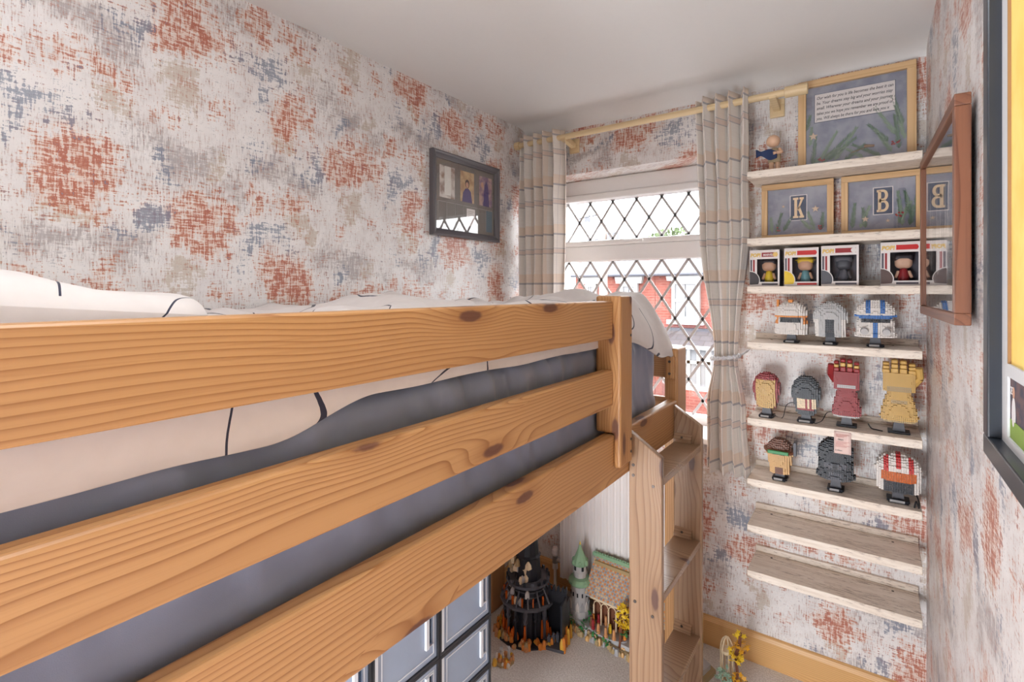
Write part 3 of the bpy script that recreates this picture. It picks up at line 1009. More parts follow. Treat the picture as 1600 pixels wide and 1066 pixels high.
def curtain(name, label, z0, z1, prof, folds, amp, fabw, seed, y0=2.14):
    """prof: list of (z, xl, xr, amplitude factor), top to bottom"""
    NU, NV = 130, 90
    zs = [p[0] for p in prof]
    def at(z):
        for a, b in zip(prof[:-1], prof[1:]):
            if a[0] >= z >= b[0]:
                t = (a[0] - z) / (a[0] - b[0]); t = t * t * (3 - 2 * t)
                return [a[k] + (b[k] - a[k]) * t for k in (1, 2, 3)]
        return prof[-1][1:]
    uvs = []
    def fn(i, j):
        u, v = i / NU, j / NV
        z = z1 - (z1 - z0) * v
        xl, xr, af = at(z)
        ph = 2 * PI * folds * u + 1.6 * mnoise.noise((u * 2.2, z * .9, seed)) * (.5 + v)
        y = y0 + amp * af * math.sin(ph) + .008 * mnoise.noise((u * 8, z * 3, seed + 3))
        x = xl + (xr - xl) * (u + .018 * math.sin(2 * ph)) + .004 * mnoise.noise((u * 6, z * 5, seed + 9))
        hem = .006 * math.sin(ph * .5 + 1) if j == NV else 0
        return (x, y, z + hem)
    m = grid_mesh(NU, NV, fn)
    o = m.build(name, CURT, None, smooth=True)
    w = NU + 1
    me = o.data
    uvl = me.uv_layers.new(name='UVMap')
    vi = np.zeros(len(me.loops), dtype=np.int32); me.loops.foreach_get('vertex_index', vi)
    arr = np.zeros(len(me.loops) * 2, dtype=np.float32)
    arr[0::2] = (vi % w) / NU * fabw; arr[1::2] = z1 - (z1 - z0) * (vi // w) / NV
    uvl.data.foreach_set('uv', arr)
    md = o.modifiers.new('thickness', 'SOLIDIFY'); md.thickness = .002; md.offset = 0
    return tag(o, label, 'curtain', 'checked curtains on the pole')

curtain('curtain', 'cream checked curtain tied back with a pale rope beside the shelves', .775, 2.283,
        [(2.29, -.592, -.388, 1.0), (1.75, -.572, -.390, .95), (1.24, -.518, -.432, .5), (1.03, -.545, -.402, .75), (.77, -.55, -.385, .9)], 4.0, .042, 1.1, 4)
curtain('curtain', 'narrow cream checked curtain hanging in the corner by the bed', .775, 2.283,
        [(2.29, -1.468, -1.205, 1.0), (1.5, -1.455, -1.215, .9), (.77, -1.45, -1.21, .9)], 4.5, .036, 1.2, 11)
tb = MB()
pts = []
for i in range(41):
    t = 2 * PI * i / 40
    pts.append((-.475 + .052 * math.cos(t), 2.14 + .038 * math.sin(t), 1.238 + .008 * math.cos(t)))
for k in range(2):
    tb.path([(p[0] + .0035 * math.cos(i * 1.3 + k * PI), p[1], p[2] + .0045 * math.sin(i * 1.3 + k * PI)) for i, p in enumerate(pts)], .0055, 7)
tb.path([(-.423, 2.14, 1.246), (-.402, 2.18, 1.262), (-.398, 2.235, 1.275)], .004, 6)
tag(tb.build('curtain_tieback', plain('silver_cord', (206, 206, 210), .5), None, smooth=True), 'pale silver rope tieback around the right curtain', 'tieback')

# ------------------------------------------------------------------ radiator
rad = thing('radiator', 'white ribbed panel radiator under the window', 'radiator', (-.94, 2.19, 0))
RADW = plain('radiator_enamel', (234, 228, 226), .35, var=.015)
prof = []
nx = 18
for i in range(nx):
    x0 = -.29 + i * .58 / nx; w = .58 / nx
    prof += [(x0, -.030), (x0 + .2 * w, -.030), (x0 + .35 * w, -.023), (x0 + .65 * w, -.023), (x0 + .8 * w, -.030)]
prof += [(.29, -.030), (.30, -.026), (.30, .022), (-.30, .022), (-.30, -.026)]
m = MB(); m.prism_z(prof, .10, .70); m.build('panel', RADW, rad, fixn=True)
MB().box(-.303, .303, -.032, .03, .70, .712).build('top_grille', RADW, rad, bevel=.003)
MB().box(-.303, -.3, -.03, .03, .1, .7).build('side_cover', RADW, rad)
for s in (-1, 1):
    MB().box(s * .2 - .02, s * .2 + .02, .022, .064, .35, .5).build('wall_bracket', RADW, rad)
v = MB().tube((-.345, -.005, 0), (-.345, -.005, .12), .008).tube((-.345, -.005, .12), (-.345, -.005, .15), .014).build('pipe', RADW, rad)
v = MB().tube((-.345, -.005, .15), (-.345, -.005, .185), .015, .013).tube((-.345, -.005, .165), (-.30, -.005, .165), .009).build('valve', STEEL, rad, smooth=False)
MB().lathe([(.012, 0), (.016, .01), (.016, .03), (.011, .042)], 14, (-.345, -.005, .185)).build('valve_cap', RADW, v)

# ------------------------------------------------------------------ wall shelves
SHZ = [1.948, 1.697, 1.518, 1.310, 1.025, .798, .625, .454]
NTH = ['topmost', 'second', 'third', 'fourth', 'fifth', 'sixth', 'seventh', 'lowest']
ON = ['carrying the largest pine picture frame', 'carrying the two letter frames', 'carrying the boxed figures', 'carrying three helmet models',
      'carrying two brick-built gloves', 'carrying the white helmet with orange visor', 'empty, just above the lowest shelf', 'empty, lowest of the column']
for k, z in enumerate(SHZ):
    s = thing('wall_shelf', 'whitewashed wooden wall shelf ' + ON[k], 'shelf', (-.12, 2.16, z - .028), group='whitewashed shelves beside the window')
    board('shelf_board', SHELF, s, -.262, .252, -.095, .094, 0, .028, .0025)
    board('back_rail', SHELF, s, -.262, .252, .0795, .094, .0285, .05, .002)
    for bx in (-.2, .18):
        MB().tube((bx, .05, .028), (bx, .05, .0292), .004, .004, 10).build('screw', SCREW, s)

# ------------------------------------------------------------------ picture frames on the shelves
def blotchy(name, a, b, sc=14.0, rough=.7):
    t = NT(name)
    n = t.noise(t.obj(), sc, 4.0, .6)
    return t.fin(t.mix(t.sstep(n, .35, .65), lin(*a), lin(*b)), rough)
SLATEBG = blotchy('winter_print_ground', (122, 126, 146), (152, 154, 168))
SPRIG = [plain('fir_green_a', (98, 122, 104), .8, var=.2), plain('fir_green_b', (128, 148, 128), .8, var=.2)]
BERRY = plain('red_berry', (170, 60, 66), .5); STARW = plain('wooden_star', (214, 188, 162), .7)
NAVYC = plain('navy_card', (58, 72, 98), .7); WHITEC = plain('white_card', (228, 220, 218), .7, var=.02)
GOLDL = plain('cream_letter', (236, 206, 166), .6, var=.03); INK = plain('dark_ink', (60, 54, 60), .8)

def star_poly(cx, cz, r):
    return [(cx + (r if i % 2 == 0 else r * .45) * math.sin(PI * i / 5), cz + (r if i % 2 == 0 else r * .45) * math.cos(PI * i / 5)) for i in range(10)][::-1]

def sprig(root, x, z, ang, ln, rgs, y=-.0005, k=0):
    m = MB()
    dx, dz = math.sin(ang), math.cos(ang)
    m.tube((x, y, z), (x + dx * ln, y, z + dz * ln), .0008, .0005, 4)
    n = int(ln * 2200)
    for i in range(n):
        t = rgs.random(); s = rgs.choice((-1, 1)); a2 = ang + s * rgs.uniform(.45, .8)
        q = .018 * (1 - .45 * t) * rgs.uniform(.7, 1.1)
        px, pz = x + dx * ln * t, z + dz * ln * t
        ex, ez = px + math.sin(a2) * q, pz + math.cos(a2) * q
        nx_, nz_ = (ez - pz) / q * .0009, -(ex - px) / q * .0009
        yy = y - rgs.random() * .004
        m.add([(px - nx_, y, pz - nz_), (ex, yy, ez), (px + nx_, y, pz + nz_)], [(0, 1, 2)])
    tag(m.build('fir_sprig', SPRIG[k % 2], root), kind='stuff')

def pine_frame(label, cx, y, z, w, h, bw, tilt):
    r = thing('picture_frame', label, 'picture frame', (cx, y, z), (tilt, 0, 0), group='pine picture frames on the shelves')
    d = .018
    board('frame_bar', FRAMEP['x'], r, -w / 2, w / 2, -d, 0, h - bw, h, .0015)
    board('frame_bar', FRAMEP['x'], r, -w / 2, w / 2, -d, 0, 0, bw, .0015)
    board('frame_bar', FRAMEP['z'], r, -w / 2, -w / 2 + bw, -d, 0, bw, h - bw, .0015)
    board('frame_bar', FRAMEP['z'], r, w / 2 - bw, w / 2, -d, 0, bw, h - bw, .0015)
    MB().box(-w / 2 + bw * .7, w / 2 - bw * .7, -.004, -.001, bw * .7, h - bw * .7).build('backing_print', SLATEBG, r)
    MB().box(-w / 2 + bw, w / 2 - bw, -.0125, -.0115, bw, h - bw).build('glass', PICGLASS, r)
    return r

def star(root, x, z, r):
    MB().prism_y(star_poly(x, z, r), -.0085, -.0055).build('star', STARW, root, fixn=True)

def berries(root, x, z, n, rgs):
    for _ in range(n):
        MB().ball((x + rgs.uniform(-.012, .012), -.007, z + rgs.uniform(-.008, .008)), .0032, .0025, .0032, 8, 5).build('berry', BERRY, root)

K_POLY = [[(0, 0), (.5, 0), (.5, .1), (.38, .1), (.38, .9), (.5, .9), (.5, 1), (0, 1), (0, .9), (.12, .9), (.12, .1), (0, .1)],
          [(.38, .40), (.72, .9), (.60, .9), (.60, 1), (1.0, 1), (1.0, .9), (.94, .9), (.50, .36)][::-1],
          [(.44, .48), (.70, .1), (.58, .1), (.58, 0), (1.02, 0), (1.02, .1), (.96, .1), (.60, .60)]]
def letter_frame(label, letter, cx, w):
    h = .2185
    r = pine_frame(label, cx, 2.222, SHZ[1] + .0005, w, h, .021, 0.0)
    c0, cw, chh = .006, .058, .098
    zc = h / 2 + .012
    MB().box(c0 - cw / 2, c0 + cw / 2, -.0055, -.004, zc - chh / 2, zc + chh / 2).build('card_border', WHITEC, r)
    MB().box(c0 - cw / 2 + .0028, c0 + cw / 2 - .0028, -.0062, -.0055, zc - chh / 2 + .0028, zc + chh / 2 - .0028).build('letter_card', NAVYC, r)
    lw, lh = .036, .078
    m = MB()
    def pl(p):
        return [(c0 - lw / 2 + a * lw, zc - lh / 2 + b * lh) for a, b in p]
    if letter == 'K':
        for p in K_POLY:
            m.prism_y(pl(p), -.0075, -.0062)
    else:
        m.prism_y(pl([(0, 0), (.2, 0), (.36, .1), (.36, .9), (.2, 1), (0, 1), (0, .9), (.1, .9), (.1, .1), (0, .1)]), -.0075, -.0062)
        def ringseg(cz, rz, rxo, cx_):
            n = 14
            out = [(cx_ + rxo * math.cos(-PI / 2 + PI * i / n), cz + rz * math.sin(-PI / 2 + PI * i / n)) for i in range(n + 1)]
            inn = [(cx_ + (rxo - .24) * math.cos(-PI / 2 + PI * i / n), cz + (rz - .105) * math.sin(-PI / 2 + PI * i / n)) for i in range(n + 1)]
            o = [(.2, cz - rz)] + out + [(.2, cz + rz)]
            q = [(.2, cz - rz + .105)] + inn + [(.2, cz + rz - .105)]
            for i in range(len(o) - 1):
                m.prism_y(pl([o[i], o[i + 1], q[i + 1], q[i]]), -.0075, -.0062)
        ringseg(.745, .255, .40, .50); ringseg(.265, .265, .46, .50)
    m.build('letter', GOLDL, r, fixn=True)
    return r

rgs = random.Random(11)
fk = letter_frame('small pine frame showing the cream letter K on navy card', 'K', -.2345, .241)
for (x, z, a, l, k) in ((-.07, .03, .25, .075, 0), (-.085, .03, -.05, .06, 1), (-.045, .035, .5, .06, 0), (.06, .03, -.3, .075, 1), (.08, .03, .1, .065, 0), (.045, .035, -.6, .05, 1)):
    sprig(fk, x, z, a, l, rgs, -.005, k)
star(fk, .062, .112, .013); berries(fk, -.07, .045, 4, rgs); berries(fk, .07, .04, 5, rgs); star(fk, -.045, .13, .006)
fb = letter_frame('small pine frame showing the cream letter B on navy card', 'B', .0265, .235)
for (x, z, a, l, k) in ((-.085, .03, .1, .09, 0), (-.06, .03, .35, .08, 1), (-.045, .03, -.1, .07, 0), (.06, .03, -.1, .12, 1), (.08, .03, .2, .1, 0), (.05, .04, .45, .08, 1), (.085, .06, -.2, .09, 0)):
    sprig(fb, x, z, a, l, rgs, -.005, k)
star(fb, -.045, .06, .011); berries(fb, .055, .07, 8, rgs); star(fb, .02, .05, .007)

fw, fh = .355, .347
f1 = pine_frame('large pine frame with a printed message on the topmost shelf', -.052, 2.226, SHZ[0] + .0005, fw, fh, .026, math.radians(-1.5))
for (x, z, a, l, k) in ((-.13, .03, .1, .1, 0), (-.11, .035, .5, .12, 1), (-.08, .04, .9, .11, 0), (-.14, .1, .1, .07, 1), (-.06, .035, .55, .13, 1), (-.10, .03, .75, .13, 0), (-.15, .16, .2, .06, 0), (-.13, .035, 1.1, .1, 1), (-.03, .03, .9, .08, 0), (.03, .03, -.9, .07, 1), (.08, .03, -1.0, .1, 0),
                          (.13, .05, -.1, .12, 0), (.11, .04, -.5, .10, 1), (.145, .08, -.2, .13, 1), (.10, .08, -.7, .09, 0), (.14, .13, -.25, .11, 0), (.12, .10, -.5, .12, 1)):
    sprig(f1, x, z, a, l, rgs, -.005, k)
star(f1, -.128, .135, .015); berries(f1, -.10, .045, 8, rgs); berries(f1, .12, .07, 9, rgs)
MB().tube((-.01, -.006, .055), (.045, -.006, .07), .0015, .001, 5).tube((.03, -.007, .073), (.06, -.007, .07), .006, .004, 6).build('cinnamon_stick', plain('dried_brown', (150, 118, 92), .8), f1)
MB().box(-.1235, .119, -.0062, -.0045, .187, .292).build('message_card', WHITEC, f1)
MB().box(-.1255, .121, -.0045, -.0040, .185, .294).build('card_edge', NAVYC, f1)
LNS = ['Our wish for you is life becomes the best it can', 'be. Your dreams stay big and your worries stay', 'small. Wherever your dreams and your journey',
       'takes you we hope you remember we are proud of', 'you. Will always be there for you and love you x']
for i, s in enumerate(LNS):
    text_mesh('text_line', s, .0155, INK, f1, (-.118, -.0066, .272 - i * .0193), (PI / 2, 0, 0), .3, 'LEFT', .231 if i < 4 else .222, bold=.00018)

# ------------------------------------------------------------------ brick-built models (stand-ins without character design)
def voxels(root, cell, bounds, fn, parts, studs=True):
    cx, cy, cz = cell
    (x0, x1), (y0, y1), (z0, z1) = bounds
    nx, ny, nz = [int(round((b - a) / c)) for (a, b), c in zip(bounds, cell)]
    g = {}
    for i in range(nx):
        for j in range(ny):
            for k in range(nz):
                r = fn(x0 + (i + .5) * cx, y0 + (j + .5) * cy, z0 + (k + .5) * cz)
                if r:
                    g[(i, j, k)] = r
    mbs = {k: MB() for k in parts}
    e = .00028
    for (i, j, k), key in g.items():
        nb = [(i - 1, j, k), (i + 1, j, k), (i, j - 1, k), (i, j + 1, k), (i, j, k - 1), (i, j, k + 1)]
        if all(n in g for n in nb):
            continue
        X, Y, Z = x0 + i * cx, y0 + j * cy, z0 + k * cz
        m = mbs[key]
        vs = [(X + e, Y + e, Z + e), (X + cx - e, Y + e, Z + e), (X + cx - e, Y + cy - e, Z + e), (X + e, Y + cy - e, Z + e),
              (X + e, Y + e, Z + cz - e), (X + cx - e, Y + e, Z + cz - e), (X + cx - e, Y + cy - e, Z + cz - e), (X + e, Y + cy - e, Z + cz - e)]
        F = [(3, 0, 4, 7), (1, 2, 6, 5), (0, 1, 5, 4), (2, 3, 7, 6), (0, 3, 2, 1), (4, 5, 6, 7)]
        m.add(vs, [F[q] for q in range(6) if nb[q] not in g])
        if studs and (i, j, k + 1) not in g:
            m.lathe([(cx * .3, 0), (cx * .3, .0016)], 7, (X + cx / 2, Y + cy / 2, Z + cz - e))
    for key, m in mbs.items():
        if m.f:
            tag(m.build(parts[key][0], parts[key][1], root), kind='stuff')

def bp(name, rgb, rough=.4):
    return plain('brick_' + name, rgb, max(rough, .38), var=.04, spec=.35)
B_WHITE = bp('white', (226, 218, 212)); B_ORANGE = bp('orange', (222, 138, 60)); B_GREY = bp('grey', (168, 166, 168)); B_DK = bp('dark_grey', (84, 84, 92))
B_BLUE = bp('blue', (58, 110, 176)); B_RED = bp('dark_red', (150, 44, 48)); B_GOLD = bp('gold', (206, 166, 94), .25); B_TAN = bp('tan', (214, 170, 112))
B_BLACK = bp('black', (38, 40, 48), .22); B_CREAM = bp('cream', (232, 210, 176)); B_BROWN = bp('brown', (122, 78, 58)); B_GREEN = bp('green', (62, 140, 86))
B_YEL = bp('yellow', (232, 196, 56)); B_TRED = bp('bright_red', (196, 44, 44)); B_TORANGE = translucent_plastic('brick_clear_orange', (222, 110, 40), .75)
B_SAND = bp('sand_green', (140, 176, 142)); B_LGREY = bp('light_grey', (188, 186, 186)); B_DTAN = bp('dark_tan', (176, 152, 112))

CELL = (.0066, .0066, .0062)
GRP = 'brick-built display models on the shelves'
def stand(root, hgt, w=.05, plaque=True):
    MB().box(-w / 2, w / 2, -.024, .03, 0, .0065).build('stand_base', B_BLACK, root, bevel=.001)
    m = MB().prism_y([(-.017, .0065), (.017, .0065), (.011, hgt), (-.011, hgt)], -.012, .016)
    m.build('stand_neck', B_DK, root, fixn=True)
    if plaque:
        p = MB().prism_x([(-.038, .0005), (-.024, .0005), (-.024, .009), (-.030, .009)], -w / 2 + .004, w / 2 - .004).build('plaque', B_BLACK, root, fixn=True)
        MB().add([(-w / 2 + .008, -.0372, .0025), (w / 2 - .014, -.0372, .0025), (w / 2 - .014, -.0316, .0085), (-w / 2 + .008, -.0316, .0085)], [(0, 1, 2, 3)]).build('plaque_print', B_LGREY, p)

def helmet(label, x, zs, w, h, neck, fn, parts, y=2.135, rz=0.0, depth=None, sw=.05, lower=(.80, 1.0), bulge=None):
    r = thing('helmet_model', label, 'model', (x, y, zs + .0005), (0, 0, rz), GRP)
    stand(r, neck + .012, sw)
    H = h - neck
    a = w / 2; b = (depth or w * 1.0) / 2
    def f(px, py, pz):
        q = (pz - neck) / H
        if q < 0 or q > 1:
            return None
        if q > .52:
            k = math.sqrt(max(0, 1 - ((q - .52) / .48) ** 2.3))
        else:
            k = lower[0] + (lower[1] - lower[0]) * min(1, q / .5)
        if bulge:
            k *= bulge(q)
        rr = (abs(px) / (a * k + 1e-6)) ** 2.4 + (abs(py) / (b * k + 1e-6)) ** 2.4
        if rr > 1:
            return None
        return fn(px / a, py / b, q)
    n = lambda v, c: math.ceil(v / c) * c
    voxels(r, CELL, ((-n(a, CELL[0]), n(a, CELL[0])), (-n(b, CELL[1]), n(b, CELL[1])), (neck, neck + n(H, CELL[2]))), f, parts)
    return r

# fourth shelf
z4, z5, z6 = SHZ[3], SHZ[4], SHZ[5]
P3 = lambda a, b, c: {'a': ('shell', a), 'b': ('band', b), 'c': ('visor', c)}
h1 = helmet('white brick-built helmet model with orange band and fin', -.242, z4, .110, .150, .032,
       lambda x, y, q: 'c' if (y < -.2 and .36 < q < .50 and abs(x) < .62) else ('b' if .50 <= q < .57 and y < .1 or (abs(x) > .74 and .34 < q < .5 and y < .3) else 'a'),
       P3(B_WHITE, B_ORANGE, B_BLACK), lower=(1.0, .88))
MB().box(-.048, -.040, -.014, .014, .105, .158).box(-.008, .006, -.03, .01, .148, .158).build('fin', B_ORANGE, h1, bevel=.001)
helmet('grey brick-built helmet model with dark front column', -.120, z4, .106, .150, .028,
       lambda x, y, q: 'c' if (y < -.1 and q < .50 and abs(x) < .30) else ('b' if (q < .5 and y < .3 and abs(x) > .62) else 'a'),
       {'a': ('shell', B_LGREY), 'b': ('side_plate', B_WHITE), 'c': ('front_column', B_BLACK)}, lower=(.82, .96), sw=.044)
h3 = helmet('white and blue brick-built helmet model, largest on its shelf', .010, z4, .116, .160, .034,
       lambda x, y, q: 'c' if (y < -.2 and .40 < q < .50 and abs(x) < .66) else ('b' if (.50 <= q < .58 and y < .5) or (y < -.1 and q > .66 and .28 < abs(x) < .44) or (q < .4 and y < -.4 and abs(x) < .14) else 'a'),
       P3(B_WHITE, B_BLUE, B_BLACK), lower=(1.0, .84))
for sx in (-.03, .03):
    MB().tube((sx, -.056, .056), (sx, -.064, .053), .012, .0105, 14).build('vent', B_LGREY, h3)

# fifth shelf
helmet('dark red and gold brick-built bust model on the fifth shelf', -.325, z5, .094, .165, .036,
       lambda x, y, q: 'b' if (y < -.25 and abs(x) < .74 and q < .84) else 'a',
       {'a': ('shell', B_RED), 'b': ('face_plate', B_GOLD)}, lower=(.66, 1.0))
helmet('black brick-built bust model with cream front panel', -.195, z5, .094, .164, .026,
       lambda x, y, q: 'b' if (y < -.25 and .16 < q < .46 and abs(x) < .66 and (int((x + 1) * 9) % 3)) else ('c' if (y < -.25 and .14 < q < .46 and abs(x) < .6) else 'a'),
       {'a': ('shell', B_BLACK), 'b': ('front_panel', B_CREAM), 'c': ('panel_gaps', B_RED)}, lower=(.60, 1.0), sw=.056)

def glove(label, x, w, h, neck, main, trim, y=2.14, thumb=1):
    r = thing('glove_model', label, 'model', (x, y, z5 + .0005), (0, 0, 0), GRP)
    stand(r, neck + .012, .06, False)
    H = h - neck
    def f(px, py, pz):
        q = (pz - neck) / H
        if not 0 <= q <= 1:
            return None
        if q < .48:                               # flared cuff
            a = w / 2 * (1.0 - .42 * (q / .48) ** 1.1); b = .040 * (1 - .2 * q / .48)
            a *= min(1, .80 + q * 3)
            if (abs(px) / a) ** 3 + (abs(py) / b) ** 3 > 1:
                return None
            return 't' if (q < .035 or (.07 < q < .34 and abs(px) < a * .5 and py < -.6 * b and thumb > 0 and q > .3)) else 'm'
        a = w / 2 * .82; b = .034
        if q < .78:                               # palm
            if (abs(px) / a) ** 4 + (abs(py) / b) ** 4 > 1:
                return None
            return 'k' if (py < -.5 * b and abs(px) < .28 * w and .50 < q < .56) else 'm'
        return None
    n = lambda v, c: math.ceil(v / c) * c
    c = (.0054, .0064, .0056)
    voxels(r, c, ((-n(w / 2, c[0]), n(w / 2, c[0])), (-.0448, .0448), (neck, neck + n(H, c[2]))), f,
           {'m': ('glove_shell', main), 't': ('cuff_trim', trim), 'k': ('wrist_plate', trim)}, studs=False)
    s = thumb
    fa = w / 2 * .84
    for i in range(4):                            # four fingers, each of three segments
        x0 = -fa + 2 * fa * i / 4 + .0012; x1 = -fa + 2 * fa * (i + 1) / 4 - .0012
        top = neck + H * (.955, 1.0, .99, .95)[i]; zb = neck + H * .775
        z1, z2 = zb + (top - zb) * .38, zb + (top - zb) * .70
        fm = MB().box(x0, x1, -.028, .024, zb, z1).build('finger', main, r, bevel=.003)
        MB().box(x0 + .001, x1 - .001, -.033, .020, z1 + .0012, z2).build('finger_segment', main if thumb > 0 else B_GOLD, fm, bevel=.003)
        MB().box(x0 + .001, x1 - .001, -.030, .014, z2 + .0012, top).build('finger_segment', main, fm, bevel=.004)
    z = neck + H * .60
    MB().path([(s * w * .36, -.008, z), (s * w * .50, -.02, z + .025), (s * w * .47, -.03, z + .06)], .0105, 8).build('thumb', main, r)
    return r
glove('dark red brick-built glove model standing upright on black stand', -.072, .094, .238, .036, B_RED, B_LGREY, thumb=-1)
glove('gold brick-built glove model standing upright next to the right wall', .074, .110, .246, .040, B_GOLD, B_DTAN, thumb=1)

# sixth shelf
h6 = helmet('tan brick-built bust model wearing a brown brimmed hat with green band', -.280, z6, .092, .150, .024,
       lambda x, y, q: 'a' if q > .60 else ('c' if (q < .22 and y < -.5 and abs(x) < .22) else 'b'),
       {'a': ('hat', B_BROWN), 'b': ('head', B_TAN), 'c': ('chin_piece', B_BROWN)}, lower=(.72, .86), sw=.05)
MB().lathe([(.052, .102), (.056, .106), (.056, .112), (.044, .114)], 20).build('hat_brim', B_BROWN, h6)
MB().box(-.034, .034, -.062, -.052, .104, .116).build('hat_band', B_GREEN, h6, bevel=.002)
MB().box(.046, .056, -.03, .0, .098, .146).build('side_antenna', B_DK, h6, bevel=.001)
helmet('black flared brick-built helmet model behind the hanging paper tag', -.104, z6, .112, .182, .040,
       lambda x, y, q: 'c' if (y < -.3 and .30 < q < .42 and .12 < abs(x) < .6) else ('b' if (y < -.3 and q < .2 and abs(x) < .34) else 'a'),
       {'a': ('shell', B_BLACK), 'b': ('front_grille', B_DK), 'c': ('front_plate', B_DK)}, lower=(1.06, .86), bulge=lambda q: 1.0 if q > .05 else .8)
helmet('white brick-built helmet model with red stripe and orange visor', .072, z6, .126, .158, .040,
       lambda x, y, q: 'c' if (y < -.25 and .30 < q < .60 and abs(x) < .72) else ('d' if (y < -.1 and q <= .30 and abs(x) < .6) else ('b' if (q > .66 and abs(x) < .13) or (q > .6 and .42 < abs(x) < .66 and y < -.2) else 'a')),
       {'a': ('shell', B_WHITE), 'b': ('stripe', B_TRED), 'c': ('visor', B_TORANGE), 'd': ('chin_opening', B_BLACK)}, lower=(.92, 1.0), sw=.062, y=2.14)

# cables behind the models
def cable(label, pts, r=.0013, mat=BLACK):
    sm = []
    for i in range(len(pts) - 1):
        a = Vector(pts[max(i - 1, 0)]); b = Vector(pts[i]); c = Vector(pts[i + 1]); d = Vector(pts[min(i + 2, len(pts) - 1)])
        for k in range(8):
            t = k / 8
            sm.append(.5 * ((2 * b) + (c - a) * t + (2 * a - 5 * b + 4 * c - d) * t * t + (3 * b - a - 3 * c + d) * t ** 3))
    sm.append(Vector(pts[-1]))
    return tag(MB().path(sm, r, 6).build('cable', mat), label, 'cable')
cable('thin black cable between the red-gold bust and the black bust', [(-.305, 2.16, z5 + .002), (-.272, 2.13, z5 + .002), (-.262, 2.16, z5 + .045), (-.24, 2.2, z5 + .05), (-.22, 2.22, z5 + .03)])
cable('thin black cable between the black bust and the red glove', [(-.165, 2.10, z5 + .002), (-.145, 2.12, z5 + .012), (-.13, 2.16, z5 + .036), (-.1, 2.2, z5 + .03)])
cable('thin black cable with plug beside the gold glove', [(-.01, 2.2, z5 + .004), (.0, 2.14, z5 + .003), (.018, 2.12, z5 + .004), (.03, 2.115, z5 + .004)], .002)
cable('loose black cable bunched beside the white helmet stand', [(.112, 2.085, z6 + .003), (.118, 2.10, z6 + .02), (.124, 2.09, z6 + .003), (.126, 2.15, z6 + .01), (.115, 2.2, z6 + .03)], .0022)

# paper tag hanging from the fifth shelf
pt = thing('paper_tag', 'small pink paper tag hanging from a shelf edge', 'tag', (-.081, 2.0625, .944))
m = grid_mesh(4, 10, lambda i, j: (-.0245 + .049 * i / 4, -.003 * math.sin(PI * j / 10) + .0005, .076 * j / 10))
o = m.build('paper', plain('pink_paper', (232, 204, 196), .8, var=.03), pt, smooth=True)
o.modifiers.new('thickness', 'SOLIDIFY').thickness = .0004
PINKI = plain('rose_ink', (206, 142, 136), .8)
for k, z in enumerate((.066, .062, .058, .0415, .037, .033, .029, .025)):
    MB().box(-.02, .02 - (k % 3) * .008, -.0038, -.0034, z, z + .0012).build('print_line', PINKI, pt)
text_mesh('text_line', '19064', .007, INK, pt, (-.015, -.0040, .047), (PI / 2, 0, 0))
text_mesh('text_line', '5 19064', .006, INK, pt, (-.021, -.0032, .010), (PI / 2, 0, 0))

